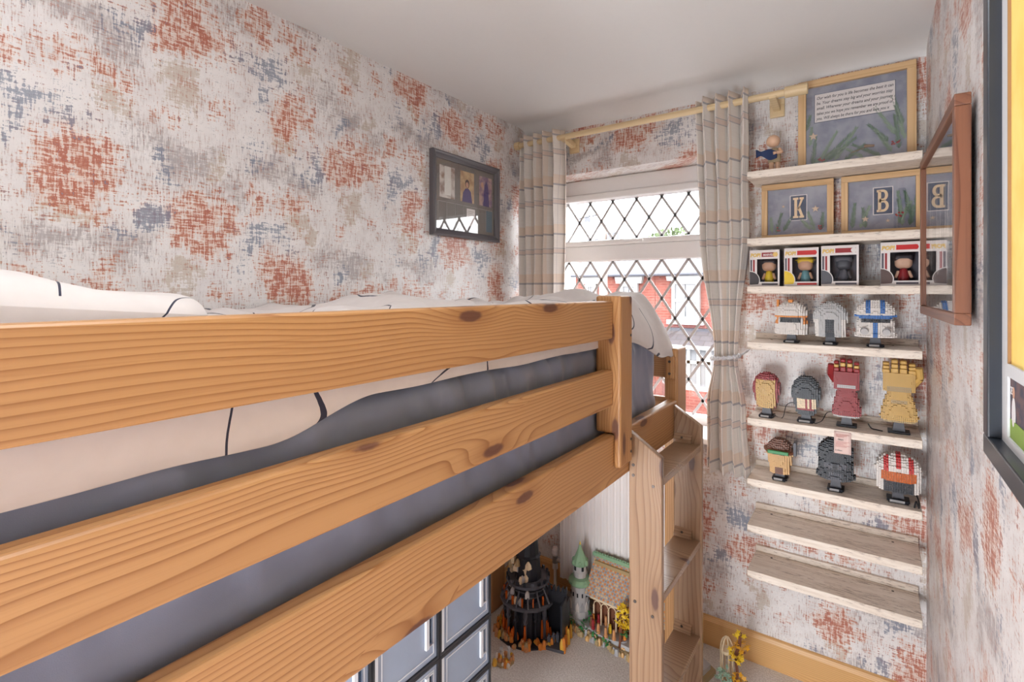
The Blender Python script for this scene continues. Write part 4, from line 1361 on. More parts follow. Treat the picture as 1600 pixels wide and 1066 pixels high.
# ------------------------------------------------------------------ boxed figures (plain dolls, no character likeness)
CLEARW = glass_mat('box_window_film', (.96, .96, .97, 1), .25)
BOXW = plain('box_white', (226, 218, 216), .45, var=.02); BOXD = plain('box_dark', (88, 82, 92), .5); POPY = plain('pop_yellow', (226, 190, 110), .5)
def boxed(label, x0, x1, h, head, hair, body, logo, logo_text, patch, hat=None, foot=BOXD, y=2.105, badge=None):
    w = x1 - x0; d = .085
    r = thing('boxed_figure', label, 'boxed figure', ((x0 + x1) / 2, y, SHZ[2] + .0005), (0, 0, 0), 'boxed vinyl figures on the third shelf')
    t = .002
    box = MB()
    box.box(-w / 2, w / 2, 0, d, 0, t).box(-w / 2, w / 2, 0, d, h - t, h).box(-w / 2, -w / 2 + t, 0, d, t, h - t).box(w / 2 - t, w / 2, 0, d, t, h - t)
    box.box(-w / 2 + t, w / 2 - t, d - t, d, t, h - t)
    box.build('carton', BOXD, r)
    fz0, fz1 = .016, h - .034
    fr = MB()
    fr.box(-w / 2, w / 2, -.0012, 0, 0, fz0).box(-w / 2, w / 2, -.0012, 0, fz1, h).box(-w / 2, -w / 2 + .026, -.0012, 0, fz0, fz1).box(w / 2 - .006, w / 2, -.0012, 0, fz0, fz1)
    f = fr.build('front_panel', BOXW, r)
    MB().box(-w / 2 + .0262, w / 2 - .0062, .0005, .0015, fz0 - .001, fz1 + .001).build('window_film', CLEARW, r)
    # printed header, strip and portrait patch
    MB().box(-w / 2 + .042, w / 2 - .008, -.0018, -.0012, h - .026, h - .010).build('header_print', logo, f)
    text_mesh('header_text', 'POP!', .018, POPY, f, (-w / 2 + .003, -.0022, h - .025), (PI / 2, 0, 0), .15, 'LEFT', .036, bold=.0012, extrude=.0004)
    if logo_text:
        text_mesh('header_text', logo_text, .011, BOXW, f, (-w / 2 + .047, -.0024, h - .0225), (PI / 2, 0, 0), 0, 'LEFT', .034, bold=.0003)
    MB().tube((w / 2 - .014, -.0024, h - .018), (w / 2 - .014, -.0012, h - .018), .0085, .0085, 16).build('number_badge', badge or POPY, f)
    MB().box(-w / 2 + .003, -w / 2 + .009, -.0016, -.0012, .05, h - .036).build('side_strip', BOXD, f)
    MB().box(-w / 2 + .012, -w / 2 + .018, -.0016, -.0012, .05, h - .036).build('side_strip', B_RED, f)
    pp = [(-w / 2, .004)] + [(-w / 2 + .036 * math.cos(a), .022 + .036 * math.sin(a)) for a in [-.5 + i * .23 for i in range(10)]] + [(-w / 2, .055)]
    MB().prism_y(pp, -.0017, -.0012).build('portrait_outline', BOXW, f, fixn=True)
    pp2 = [(-w / 2 + .0005, .006)] + [(-w / 2 + .0335 * math.cos(a), .022 + .0335 * math.sin(a)) for a in [-.45 + i * .22 for i in range(10)]] + [(-w / 2 + .0005, .052)]
    MB().prism_y(pp2, -.0021, -.0017).build('portrait_patch', patch, f, fixn=True)
    MB().box(-w / 2 + .042, w / 2 - .006, -.0017, -.0012, .004, .011).build('footer_print', foot, f)
    # doll inside
    dd = MB(); 
    rounded = rounded_box(.024, .021, .0205, .016, 4, 4, 3)
    rounded.build('doll_head', head, r, smooth=True, loc=(.010, .042, .078))
    hh = rounded_box(.0262, .022, .013, .011, 4, 4, 2).build('doll_hair', hair, r, smooth=True, loc=(.010, .045, .093))
    if hat:
        MB().lathe([(.033, 0), (.033, .003), (.026, .004), (.024, .016), (.014, .022)], 18).build('doll_hat', hat, r, loc=(.010, .042, .094))
    MB().lathe([(.015, .012), (.016, .03), (.012, .05), (.008, .06)], 12).build('doll_body', body, r, smooth=True, loc=(.010, .042, 0))
    for s in (-1, 1):
        MB().lathe([(.008, .0025), (.007, .02)], 10).build('doll_leg', body, r, loc=(.010 + s * .009, .042, 0))
        MB().tube((.010 + s * .014, .042, .048), (.010 + s * .022, .034, .026), .005, .004, 8).build('doll_arm', head, r)
    return r
SKIN = plain('doll_skin', (206, 160, 130), .5); SKIN2 = plain('doll_skin_light', (224, 180, 152), .5); HAIRK = plain('doll_dark_hair', (56, 48, 52), .5)
boxed('boxed figure with dark-haired doll, first beside the curtain', -.380, -.278, .136, SKIN, HAIRK, B_YEL, B_RED, 'MARVEL', HAIRK)
boxed('boxed figure with doll in a yellow hat', -.263, -.154, .138, SKIN, B_YEL, plain('doll_teal', (110, 156, 160), .5), B_TRED, '', B_YEL, hat=B_YEL, foot=B_TRED, badge=B_TRED)
boxed('boxed figure with an all dark grey doll', -.146, -.036, .141, DKGREY, B_DK, B_DK, B_RED, '', B_DK, badge=BOXW)
boxed('boxed figure with brown-haired doll next to the right wall', .024, .130, .144, SKIN2, HAIRK, B_RED, B_TRED, '', plain('doll_brown_hair', (84, 62, 58), .5), badge=B_TRED)

# plain figurine on the topmost shelf
fg = thing('figurine', 'small plain figurine in beige tunic holding a dark blue cloth', 'figurine', (-.312, 2.14, SHZ[0] + .0005))
FSK = plain('figurine_skin', (222, 182, 152), .5)
for s in (-1, 1):
    lg = MB().lathe([(.007, 0), (.0095, .006), (.008, .02), (.0085, .05)], 12).build('leg', FSK, fg, smooth=True, loc=(s * .0105 + .012, 0, 0))
MB().lathe([(.021, .038), (.022, .06), (.019, .08), (.010, .092)], 16, sy=.75).build('tunic', plain('beige_tunic', (176, 156, 126), .8), fg, smooth=True, loc=(.012, 0, 0))
MB().ball((.008, -.004, .118), .024, .022, .023, 16, 12).build('head', FSK, fg, smooth=True)
MB().path([(.03, -.004, .086), (.038, -.018, .070), (.012, -.034, .066)], .006, 8).build('arm', FSK, fg)
MB().path([(-.006, -.004, .086), (-.018, -.016, .072), (-.004, -.032, .068)], .006, 8).build('arm', FSK, fg)
def clothf(i, j):
    u, v = i / 12, j / 8
    return (-.046 + .07 * u, -.036 - .006 * math.sin(u * 5) - .004 * v, .056 + .028 * v - .012 * u + .006 * math.sin(u * 7 + v * 3))
ob = grid_mesh(12, 8, clothf).build('cloth', plain('navy_cloth', (38, 54, 92), .8), fg, smooth=True)
ob.modifiers.new('thickness', 'SOLIDIFY').thickness = .006

# ------------------------------------------------------------------ framed photographs on the left wall
GREYW = pine('grey_stained_wood', 'y', (104, 100, 104), (74, 72, 78), (50, 48, 52), .35, 60, False)
GREYWZ = pine('grey_stained_wood_z', 'z', (104, 100, 104), (74, 72, 78), (50, 48, 52), .35, 60, False)
wf = thing('photo_frame', 'dark grey frame of small photographs on the left wall', 'picture frame', (XL + .001, 1.747, 1.735))
fw2, fh2, bw2 = .23, .357, .030
def mould(ax, a, b, c0, c1, name='frame_bar'):
    """moulding whose outer edge is at c0 and whose inner, lower edge is at c1"""
    m = MB(); s = 1 if c1 > c0 else -1; w = abs(c1 - c0)
    prof = [(0, c0), (.022, c0), (.026, c0 + s * .006), (.024, c0 + s * .012), (.012, c1), (0, c1)]
    n = len(prof)
    if ax == 'y':
        vs = [(x, a + abs(c - c0), c) for x, c in prof] + [(x, b - abs(c - c0), c) for x, c in prof]
    else:
        vs = [(x, c, a + abs(c - c0)) for x, c in prof] + [(x, c, b - abs(c - c0)) for x, c in prof]
    m.add(vs, [tuple(range(n - 1, -1, -1)), tuple(range(n, 2 * n))] + [(i, (i + 1) % n, n + (i + 1) % n, n + i) for i in range(n)])
    return m.build(name, GREYW if ax == 'y' else GREYWZ, wf, fixn=True)
mould('y', -fw2, fw2, 0, bw2); mould('y', -fw2, fw2, fh2, fh2 - bw2)
mould('z', 0, fh2, -fw2, -fw2 + bw2); mould('z', 0, fh2, fw2, fw2 - bw2)
MATD = plain('charcoal_mount', (122, 116, 112), .8, var=.03)
MB().box(.002, .006, -fw2 + .02, fw2 - .02, .02, fh2 - .02).build('mount', MATD, wf)
MB().box(.0105, .0115, -fw2 + bw2, fw2 - bw2, bw2, fh2 - bw2).build('glass', PICGLASS, wf)
ph1 = blotchy('pale_photo', (214, 206, 200), (150, 128, 116), 26); ph2 = blotchy('warm_photo', (206, 178, 136), (176, 140, 108), 22); ph3 = blotchy('violet_photo', (190, 160, 150), (126, 100, 130), 24)
PURP = plain('violet_print', (78, 64, 116), .7); SKINP = plain('skin_print', (196, 150, 126), .7); HAIRP = plain('brown_print', (86, 62, 56), .7)
IH0, IH1 = bw2, fh2 - bw2
for k, (ya, mt_) in enumerate(((-.175, ph1), (-.043, ph2), (.090, ph3))):
    p = MB().box(.006, .0066, ya, ya + .095, .165, .302).build('photograph', mt_, wf)
    if k == 0:
        MB().box(.0066, .007, ya + .03, ya + .07, .178, .30).build('photo_print', plain('bright_print', (226, 222, 216), .7), p)
    if k == 1:
        MB().prism_x([(ya + .012, .165), (ya + .082, .165), (ya + .072, .215), (ya + .055, .228), (ya + .035, .226), (ya + .018, .205)], .0066, .007).build('photo_print', PURP, p, fixn=True)
        MB().ball((.0068, ya + .047, .248), .0004, .015, .02).build('photo_print', HAIRP, p)
        MB().ball((.0071, ya + .046, .243), .0004, .010, .013).build('photo_print', SKINP, p)
    if k == 2:
        MB().prism_x([(ya + .03, .165), (ya + .075, .165), (ya + .065, .26), (ya + .052, .285), (ya + .038, .26)], .0066, .007).build('photo_print', PURP, p, fixn=True)
        MB().ball((.0068, ya + .022, .262), .0004, .010, .013).build('photo_print', SKINP, p)
for k in range(7):
    ya = -.185 + k * .054
    m = MB().box(.006, .0066, ya, ya + .0014, .045, .148).box(.006, .0066, ya, ya + .05, .147, .1484)
    m.build('mount_line', plain('mount_white_line', (176, 172, 170), .7), wf)
    MB().box(.006, .0064, ya + .004, ya + .048, .045, .144).build('photograph', MATD if k != 6 else plain('teal_print', (92, 112, 126), .7), wf)
MB().box(.0066, .0072, .0, .058, .06, .138).build('note_card', WHITEC, wf)
for k in range(6):
    MB().box(.0072, .0074, .008, .05 - (k % 2) * .008, .126 - k * .008, .1272 - k * .008).build('note_line', MATD, wf)

# ------------------------------------------------------------------ walnut glazed frame on the right wall
bf = thing('glazed_frame', 'walnut framed glazed picture on the right wall reflecting the shelves', 'picture frame', (.1152, 1.505, 1.438), (0, 0, math.radians(1.15)))
BL, BH, BWD = .297, .418, .022
board('frame_bar', WALNUT['y'], bf, 0, .024, -BL, BL, BH - BWD, BH, .002)
board('frame_bar', WALNUT['y'], bf, 0, .024, -BL, BL, 0, BWD, .002)
board('frame_bar', WALNUT['z'], bf, 0, .024, -BL, -BL + BWD, BWD, BH - BWD, .002)
board('frame_bar', WALNUT['z'], bf, 0, .024, BL - BWD, BL, BWD, BH - BWD, .002)
MB().box(.012, .016, -BL + .01, BL - .01, .01, BH - .01).build('backing_print', blotchy('dark_art_print', (70, 72, 82), (50, 52, 60), 8), bf)
MB().box(.006, .008, -BL + BWD, BL - BWD, BWD, BH - BWD).build('glass', PICGLASS, bf)
m = MB(); rg = random.Random(5)
for k in range(14):
    y = rg.uniform(-.2, .2); m.tube((.0115, y, rg.uniform(.10, .16)), (.0115, y, rg.uniform(.2, .32)), .0025, .001, 6)
m.build('pale_drips', plain('pale_paint', (190, 186, 186), .6), bf)
for y in (-.15, .15):
    MB().box(.024, .036, y - .01, y + .01, .3, .33).build('hanger', STEEL, bf)

# ------------------------------------------------------------------ deep black frame on the right wall next to the camera
kf = thing('shadow_box_frame', 'deep black frame with yellow picture and team photograph on the right wall', 'picture frame', (.118, .57, 1.291))
KY, KH, KW = .322, .78, .030
for a in ((-KY, KY, 0, KW * .85), (-KY, KY, KH - KW, KH)):
    board('frame_bar', plain('black_frame_paint', (44, 48, 56), .3), kf, 0, .034, a[0], a[1], a[2], a[3], .002)
for a in ((-KY, -KY + KW), (KY - KW, KY)):
    board('frame_bar', plain('black_frame_paint', (44, 48, 56), .3), kf, 0, .034, a[0], a[1], KW * .85, KH - KW, .002)
MATW = plain('pale_grey_mount', (206, 206, 208), .7, var=.02)
def matrect(y0, y1, z0, z1):
    MB().box(.0135, .016, y0, y1, z0, z1).build('mount', MATW, kf)
i0, i1, j0, j1 = -KY + KW, KY - KW, KW * .85, KH - KW
yo = i1 - .030                                    # inner edge of the yellow opening
matrect(yo, i1, j0, j1); matrect(i0, i0 + .03, j0, j1)
matrect(i0 + .03, yo, .108, .123); matrect(i0 + .03, yo, j0, .036); matrect(i0 + .03, yo, j1 - .03, j1)
YELP = blotchy('yellow_cloth_print', (250, 220, 124), (244, 206, 104), 9)
MB().box(.0165, .019, i0 + .02, yo + .006, .118, j1 - .02).build('yellow_picture', YELP, kf)
MB().box(.0135, .0165, yo - .003, yo, .123, j1 - .03).build('mount_bevel', plain('mount_core', (150, 110, 70), .7), kf)
ft = MB().box(.0165, .019, i0 + .02, yo + .006, .030, .112).build('team_photograph', blotchy('crowd_print', (64, 62, 78), (110, 84, 84), 60), kf)
MB().box(.0158, .0165, i0 + .03, yo, .036, .058).build('photo_print', plain('pitch_green', (134, 160, 72), .8), ft)
MAROON = plain('maroon_print', (118, 44, 60), .8)
for k in range(7):
    y = yo - .016 - k * .06
    MB().ball((.0162, y, .066), .0006, .010, .020).build('photo_print', MAROON if k % 2 else plain('white_shirt_print', (222, 218, 218), .8), ft)
    MB().ball((.0162, y, .091), .0006, .0055, .007).build('photo_print', SKINP, ft)
text_mesh('photo_number', '23', .013, BOXW, ft, (.0160, yo - .002, .088), (PI / 2, 0, -PI / 2), 0, 'LEFT')

# ------------------------------------------------------------------ stacked clear-fronted storage boxes under the bed
DOOR = translucent_plastic('clear_door_plastic', (214, 227, 245), .48, .12)
DOORR = translucent_plastic('clear_door_rim', (232, 236, 242), .9, .15)
SMOKE = translucent_plastic('smoky_clear_plastic', (196, 202, 212), .22, .2)
BXB = plain('black_box_plastic', (46, 48, 54), .4)
CAPM = [fabric('cap_blue', (150, 172, 204)), fabric('cap_cream', (222, 212, 200)), fabric('cap_sand', (206, 190, 170)), fabric('cap_white', (226, 224, 222))]
BWY, BHZ = .233, .157
def storage_proto():
    r = thing('storage_box', '', 'storage box')
    m = MB(); d, t = .33, .004
    m.box(-d, 0, 0, BWY, 0, .007).box(-d, 0, 0, BWY, BHZ - .007, BHZ).box(-d, 0, 0, .006, .007, BHZ - .007).box(-d, 0, BWY - .006, BWY, .007, BHZ - .007).box(-d, -d + t, .006, BWY - .006, .007, BHZ - .007)
    m.build('box_shell', SMOKE, r)
    e = MB()
    for q in ((0, BWY, 0, .008), (0, BWY, BHZ - .008, BHZ), (0, .007, .008, BHZ - .008), (BWY - .007, BWY, .008, BHZ - .008)):
        e.box(.0003, .0045, *q)
    e.build('front_rim', BXB, r)
    y0, y1, z0, z1 = .008, BWY - .008, .009, BHZ - .009
    h0, h1, g0, g1 = y1 - .034, y1 - .017, z0 + .045, z1 - .020      # handle slot
    dm = MB()
    dm.box(-.003, .0, y0, h0, z0, z1).box(-.003, .0, h1, y1, z0, z1).box(-.003, .0, h0, h1, z0, g0).box(-.003, .0, h0, h1, g1, z1)
    o = dm.build('door', DOOR, r)
    rim = MB()
    a0, a1, b0, b1 = y0 + .022, y1 - .010, z0 + .014, z1 - .012
    for q in ((a0, a1, b0, b0 + .003), (a0, a1, b1 - .003, b1), (a0, a0 + .003, b0, b1), (a1 - .003, a1, b0, b1)):
        rim.box(0, .0015, *q)
    rim.build('raised_panel_edge', DOORR, o)
    hd = MB().box(0, .008, h0 - .012, h0, g0 - .004, g1 + .004).box(0, .004, h0, h1 + .004, g0 - .004, g0).box(0, .004, h0, h1 + .004, g1, g1 + .004)
    hd.build('handle', DOORR, o, bevel=.001)
    MB().box(0, .004, y0, y0 + .010, z0, z1).build('hinge_strip', DOORR, o, bevel=.001)
    return r
def copy_tree(o, parent=None):
    c = o.copy(); COL.objects.link(c); c.parent = parent
    for ch in list(o.children):
        copy_tree(ch, c)
    return c
proto = storage_proto(); used = False
ROWN = ['lowest', 'second from floor', 'third from floor', 'topmost']
COLN = ['the stack nearest the window', 'the middle stack', 'the stack furthest from the window']
def cap(mat, x, y, z, label):
    r = thing('cap', label, 'cap', (x, y, z))
    MB().lathe([(.078, 0), (.077, .03), (.066, .06), (.04, .082), (.008, .092)], 24).build('crown', mat, r, smooth=True)
    m = MB(); n = 16
    top = [(.07 * math.cos(t), .07 * math.sin(t), .006) for t in [-1.1 + 2.2 * i / n for i in range(n + 1)]]
    outp = [(.07 * math.cos(t) + .055 * math.cos(t * .8), .078 * math.sin(t), -.0 + .008 * math.cos(t)) for t in [-1.1 + 2.2 * i / n for i in range(n + 1)]]
    m.v = top + outp; m.f = [(i, n + 1 + i, n + 2 + i, i + 1) for i in range(n)]; m.m = [0] * n
    b = m.build('peak', mat, r, smooth=True)
    b.modifiers.new('thickness', 'SOLIDIFY').thickness = .003
    return r
for c in range(3):
    for rr in range(4):
        if not used:
            o, used = proto, True
        else:
            o = copy_tree(proto)
        o.location = (-.99, 1.278 - (c + 1) * .2355, rr * .158)
        tag(o, 'black storage box with clear door, %s of %s' % (ROWN[rr], COLN[c]), 'storage box', 'stacked storage boxes under the bed')
for (c, rr, k, lb) in ((0, 3, 0, 'pale blue cap inside the topmost storage box nearest the window'), (0, 2, 1, 'cream cap inside the third storage box nearest the window'), (0, 1, 3, 'white cap inside the second storage box nearest the window'),
                       (1, 3, 2, 'sand coloured cap inside the topmost middle storage box'), (1, 2, 1, 'cream cap inside the third middle storage box')):
    cap(CAPM[k], -1.135, 1.278 - c * .2355 - .1165, rr * .158 + .0075, lb)

# ------------------------------------------------------------------ brick-built tower on the floor
rg = random.Random(21)
tw = thing('tower_model', 'black brick-built tower model with orange rock base on the carpet', 'model', (-1.245, 1.88, 0), (0, 0, .25), 'brick-built models on the carpet')
TORG = translucent_plastic('clear_orange_brick', (224, 112, 44), .7)
def rocks(root, name, mats, n, x0, x1, y0, y1, zmax, s0, s1, shape=None):
    ms = [MB() for _ in mats]
    for _ in range(n):
        for _t in range(20):
            x, y = rg.uniform(x0, x1), rg.uniform(y0, y1)
            if shape is None or shape(x, y):
                break
        s = rg.uniform(s0, s1); h = rg.uniform(.4, 1) * zmax
        k = rg.randrange(len(mats))
        a = rg.uniform(0, 6.3)
        nn = rg.choice((4, 5, 6))
        ms[k].lathe([(s, 0), (s * rg.uniform(.75, 1), h * .6), (s * rg.uniform(.3, .6), h)], nn, (x, y, 0), rot=a)
    for k, m in enumerate(ms):
        if m.f:
            tag(m.build(name, mats[k], root), kind='stuff')
B_NUG = bp('nougat', (206, 146, 98)); B_TLY = bp('trans_yellow', (226, 176, 70))
RD = .125
MB().lathe([(.142, 0), (.142, .008)], 14).build('base_plate', B_BLACK, tw)
ring = lambda x, y: .105 ** 2 < x * x + y * y < .15 ** 2
rocks(tw, 'base_rocks', [B_NUG, B_ORANGE, B_TLY, B_DTAN], 130, -.15, .15, -.15, .15, .035, .007, .014, ring)
rocks(tw, 'flame_pieces', [TORG], 46, -.125, .125, -.125, .125, .085, .006, .010, lambda x, y: .09 ** 2 < x * x + y * y < .118 ** 2)
MB().lathe([(.085, .008), (.085, .145)], 12).build('lower_tier', B_BLACK, tw)
for i in range(14):
    a = 2 * PI * i / 14
    x, y = .100 * math.cos(a), .100 * math.sin(a)
    m = MB().lathe([(.009, .008), (.006, .03), (.006, .09), (.011, .115), (.009, .145)], 6, (x, y, 0), rot=a)
    m.lathe([(.0085, .085), (.012, .095), (.0085, .105)], 6, (x, y, 0))
    m.build('buttress', B_DK if i % 2 else B_BLACK, tw)
MB().lathe([(.118, .142), (.124, .146), (.124, .155), (.116, .158)], 14).build('ledge', B_DK, tw)
MB().lathe([(.078, .155), (.074, .225)], 14).build('middle_tier', B_BLACK, tw)
for i in range(14):
    a = 2 * PI * i / 14 + .1
    p0 = (.118 * math.cos(a), .118 * math.sin(a), .158); p1 = (.085 * math.cos(a), .085 * math.sin(a), .212)
    MB().tube(p0, p1, .005, .004, 5).build('strut', B_DK, tw)
    MB().box(-.004, .004, -.003, .003, 0, .035).build('glow_piece', TORG, tw, loc=(.104 * math.cos(a + .22), .104 * math.sin(a + .22), .158)).rotation_euler = (0, 0, a)
for zz in (.178, .2):
    MB().lathe([(.0795, zz), (.0805, zz + .003), (.0795, zz + .006)], 14).build('tier_band', B_DK, tw)
MB().lathe([(.092, .222), (.098, .226), (.098, .236), (.088, .238)], 14).build('ledge', B_DK, tw)
for i in range(18):
    a = 2 * PI * i / 18
    MB().box(-.006, .006, -.004, .004, 0, .014).build('battlement', B_BLACK if i % 3 else B_DK, tw, loc=(.092 * math.cos(a), .092 * math.sin(a), .238)).rotation_euler = (0, 0, a + PI / 2)
MB().lathe([(.06, .236), (.052, .33), (.058, .335), (.05, .342), (.04, .42), (.03, .48)], 12).build('upper_tier', B_BLACK, tw)
rocks(tw, 'grey_rocks', [B_LGREY, B_GREY, B_CREAM], 1, 0, .01, 0, .01, .01, .005, .006)
for i in range(26):
    a = PI + rg.uniform(-.2, 2.0); r_ = rg.uniform(.055, .105); z_ = rg.choice((.16, .19, .24, .27, .30)); 
    if z_ > .22: r_ *= .75
    MB().lathe([(rg.uniform(.008, .016), 0), (rg.uniform(.008, .014), .018), (.004, .03)], rg.choice((4, 5)), rot=rg.random() * 6).build('crag', rg.choice((B_LGREY, B_GREY, B_CREAM, B_DTAN)), tw, loc=(r_ * math.cos(a), r_ * math.sin(a), z_))
# gate annex at the right of the tower
MB().box(.100, .180, -.02, -.012, .012, .205).box(.172, .18, -.085, -.012, .012, .19).box(.10, .18, -.02, .04, .012, .16).build('gate_wall', B_BLACK, tw)
MB().box(.088, .19, -.098, .05, 0, .012).build('annex_base', B_DK, tw)
for x in (.104, .124, .144, .164, .178):
    MB().prism_y([(x - .006, .205), (x + .006, .205), (x + .002, .232), (x - .003, .225)], -.022, -.010).build('spike', B_BLACK, tw, fixn=True)
rocks(tw, 'annex_rocks', [B_TLY, B_ORANGE], 22, .178, .192, -.09, .03, .07, .006, .010)
for (x, y) in ((.135, -.06), (.15, -.05), (.12, -.075)):
    m = MB().box(-.006, .006, -.004, .004, .012, .028).box(-.0075, .0075, -.0045, .0045, .028, .044).lathe([(.005, .045), (.005, .054)], 8)
    m.build('soldier_piece', B_DK, tw, loc=(x, y, 0))

# small rock scene in front of the tower
sr = thing('rock_model', 'tiny orange and white brick-built rock scene in front of the tower', 'model', (-1.215, 1.66, 0), (0, 0, .3), 'brick-built models on the carpet')
MB().lathe([(.042, 0), (.042, .007)], 8).build('base_plate', B_DTAN, sr)
rocks(sr, 'rocks', [B_NUG, B_ORANGE, B_TLY, B_WHITE], 34, -.036, .036, -.036, .036, .03, .006, .011)
for (x, y) in ((-.012, .0), (.016, .01)):
    MB().lathe([(.007, .007), (.006, .035), (.0035, .04), (.007, .044), (.006, .055)], 8, (x, y, 0)).build('small_piece', B_LGREY, sr)

# ------------------------------------------------------------------ brick-built hall with round tower
ca = thing('castle_model', 'brick-built grey tower and orange tiled hall model beneath the radiator', 'model', (-.80, 2.05, 0), (0, 0, -.06), 'brick-built models on the carpet')
bpoly = [(-.345, .06), (-.36, -.01), (-.33, -.055), (-.22, -.075), (-.1, -.082), (.02, -.085), (.15, -.065), (.24, -.06), (.285, -.04), (.30, .05), (.26, .075), (-.30, .075)]
MB().prism_z(bpoly, 0, .016).build('base_plate', B_DTAN, ca)
MB().prism_z([(x * .94, y * .86) for x, y in bpoly], .016, .034).build('terrace', B_LGREY, ca)
rocks(ca, 'edge_rocks', [B_DTAN, B_TAN, B_GREY], 90, -.35, .08, -.098, -.03, .03, .007, .013, lambda x, y: y < -.045 - .04 * (x + .35) / .7)
tx, ty = -.285, .0
MB().lathe([(.050, .03), (.046, .06), (.042, .062), (.042, .165), (.047, .172)], 12, (tx, ty, 0)).build('tower_wall', B_LGREY, ca)
for i in range(12):
    a = 2 * PI * (i + .5) / 12
    MB().prism_y([(-.0075, .06), (.0075, .06), (.0075, .085), (0, .102), (-.0075, .085)], -.002, .002).build('tower_arch', B_WHITE if i % 2 else B_GREY, ca, loc=(tx + .0415 * math.cos(a), ty + .0415 * math.sin(a), 0), fixn=True).rotation_euler = (0, 0, a + PI / 2)
    MB().box(-.003, .003, -.0015, .0015, .125, .142).build('tower_window', B_BLACK, ca, loc=(tx + .0415 * math.cos(a), ty + .0415 * math.sin(a), 0)).rotation_euler = (0, 0, a + PI / 2)
MB().lathe([(.046, .170), (.053, .178), (.053, .188), (.044, .198), (.032, .203)], 18, (tx, ty, 0)).build('lower_roof', B_SAND, ca, smooth=False)
MB().lathe([(.029, .2), (.029, .218), (.032, .22), (.032, .226), (.029, .228), (.029, .258)], 10, (tx, ty, 0)).build('upper_tower', B_LGREY, ca)
for i in range(5):
    a = 2 * PI * (i + .5) / 5
    MB().box(-.005, .005, -.002, .002, .236, .256).build('tower_window', B_BLACK, ca, loc=(tx + .0285 * math.cos(a), ty + .0285 * math.sin(a), 0)).rotation_euler = (0, 0, a + PI / 2)
MB().lathe([(.034, .256), (.037, .262), (.034, .275), (.022, .298), (.010, .325), (.004, .345)], 12, (tx, ty, 0)).build('spire', B_SAND, ca)
for i in range(6):
    a = 2 * PI * i / 6
    MB().ball((tx + .032 * math.cos(a), ty + .032 * math.sin(a), .268), .010, .010, .013, 7, 5).build('spire_gable', B_SAND, ca)
MB().lathe([(.0035, .345), (.003, .352), (.001, .36)], 8, (tx, ty, 0)).build('finial', B_YEL, ca)
# hall: sloping tiled roof
RX0, RX1, RYF, RYB, RZF, RZB = -.245, .13, -.03, .068, .150, .285
MB().box(RX0 + .01, RX1 - .01, .045, .07, .034, .27).build('hall_back_wall', B_DTAN, ca)
MB().add([(RX0, RYF, RZF), (RX1, RYF, RZF), (RX1, RYB, RZB), (RX0, RYB, RZB), (RX0, RYF, RZF - .005), (RX1, RYF, RZF - .005), (RX1, RYB, RZB - .005), (RX0, RYB, RZB - .005)],
         [(0, 1, 2, 3), (7, 6, 5, 4), (0, 4, 5, 1), (1, 5, 6, 2), (2, 6, 7, 3), (3, 7, 4, 0)]).build('roof_board', B_GREY, ca)
TILES = [bp('tile_orange', (214, 140, 82)), bp('tile_tan', (218, 186, 142)), bp('tile_grey', (150, 140, 138))]
tms = [MB() for _ in TILES]
nu, nv = 34, 14
sl = Vector((0, RYB - RYF, RZB - RZF)); nrm = Vector((1, 0, 0)).cross(sl).normalized() * .0016
for i in range(nu):
    for j in range(nv):
        du_, dv_ = (RX1 - RX0) / nu, 1 / nv
        c = Vector((RX0 + (i + .5) * du_, RYF, RZF)) + sl * ((j + .5) * dv_)
        hx = Vector((du_ * .52, 0, 0)); hy = sl * (dv_ * .52)
        if (i + j) % 2:
            k = 2 if (i // 2 + j) % 3 == 0 else 1
            hx *= .75; hy *= .75
        else:
            k = 0 if rg.random() > .15 else 1
        q = [c - hx, c - hy, c + hx, c + hy]
        tms[k].add([p + nrm for p in q] + q, [(0, 1, 2, 3), (0, 4, 5, 1), (1, 5, 6, 2), (2, 6, 7, 3), (3, 7, 4, 0)])
for k, m in enumerate(tms):
    tag(m.build('roof_tiles', TILES[k], ca), kind='stuff')
MB().box(RX0 - .01, RX1 + .01, RYB - .008, RYB + .008, RZB - .004, RZB + .012).build('roof_ridge', B_SAND, ca, bevel=.002)
for i in range(30):
    MB().box(0, .006, -.003, .003, 0, .005).build('ridge_crest', B_SAND, ca, loc=(RX0 + i * .0125, RYB, RZB + .012))
# arcade
for i in range(8):
    x = RX0 + .045 + i * .036
    MB().lathe([(.006, .034), (.0035, .04), (.0035, .11), (.006, .115)], 8, (x, RYF + .006, 0)).build('column', B_CREAM, ca)
    if i < 7:
        m = MB()
        pa = [(x + .018 - .018 * math.cos(t), RYF + .006, .115 + .022 * math.sin(t)) for t in [PI * q / 8 for q in range(9)]]
        m.path(pa, .0022, 5)
        m.path([(x + .018 + .006 * math.cos(t), RYF + .006, .141 + .006 * math.sin(t)) for t in [2 * PI * q / 8 for q in range(9)]], .0014, 4)
        m.build('arch', B_CREAM, ca)
MB().box(RX0 + .03, RX1, RYF, RYF + .012, .142, .15).build('lintel', B_CREAM, ca)
MB().box(RX0 + .03, RX1 - .02, .0, .03, .034, .14).build('hall_interior', B_BROWN, ca)
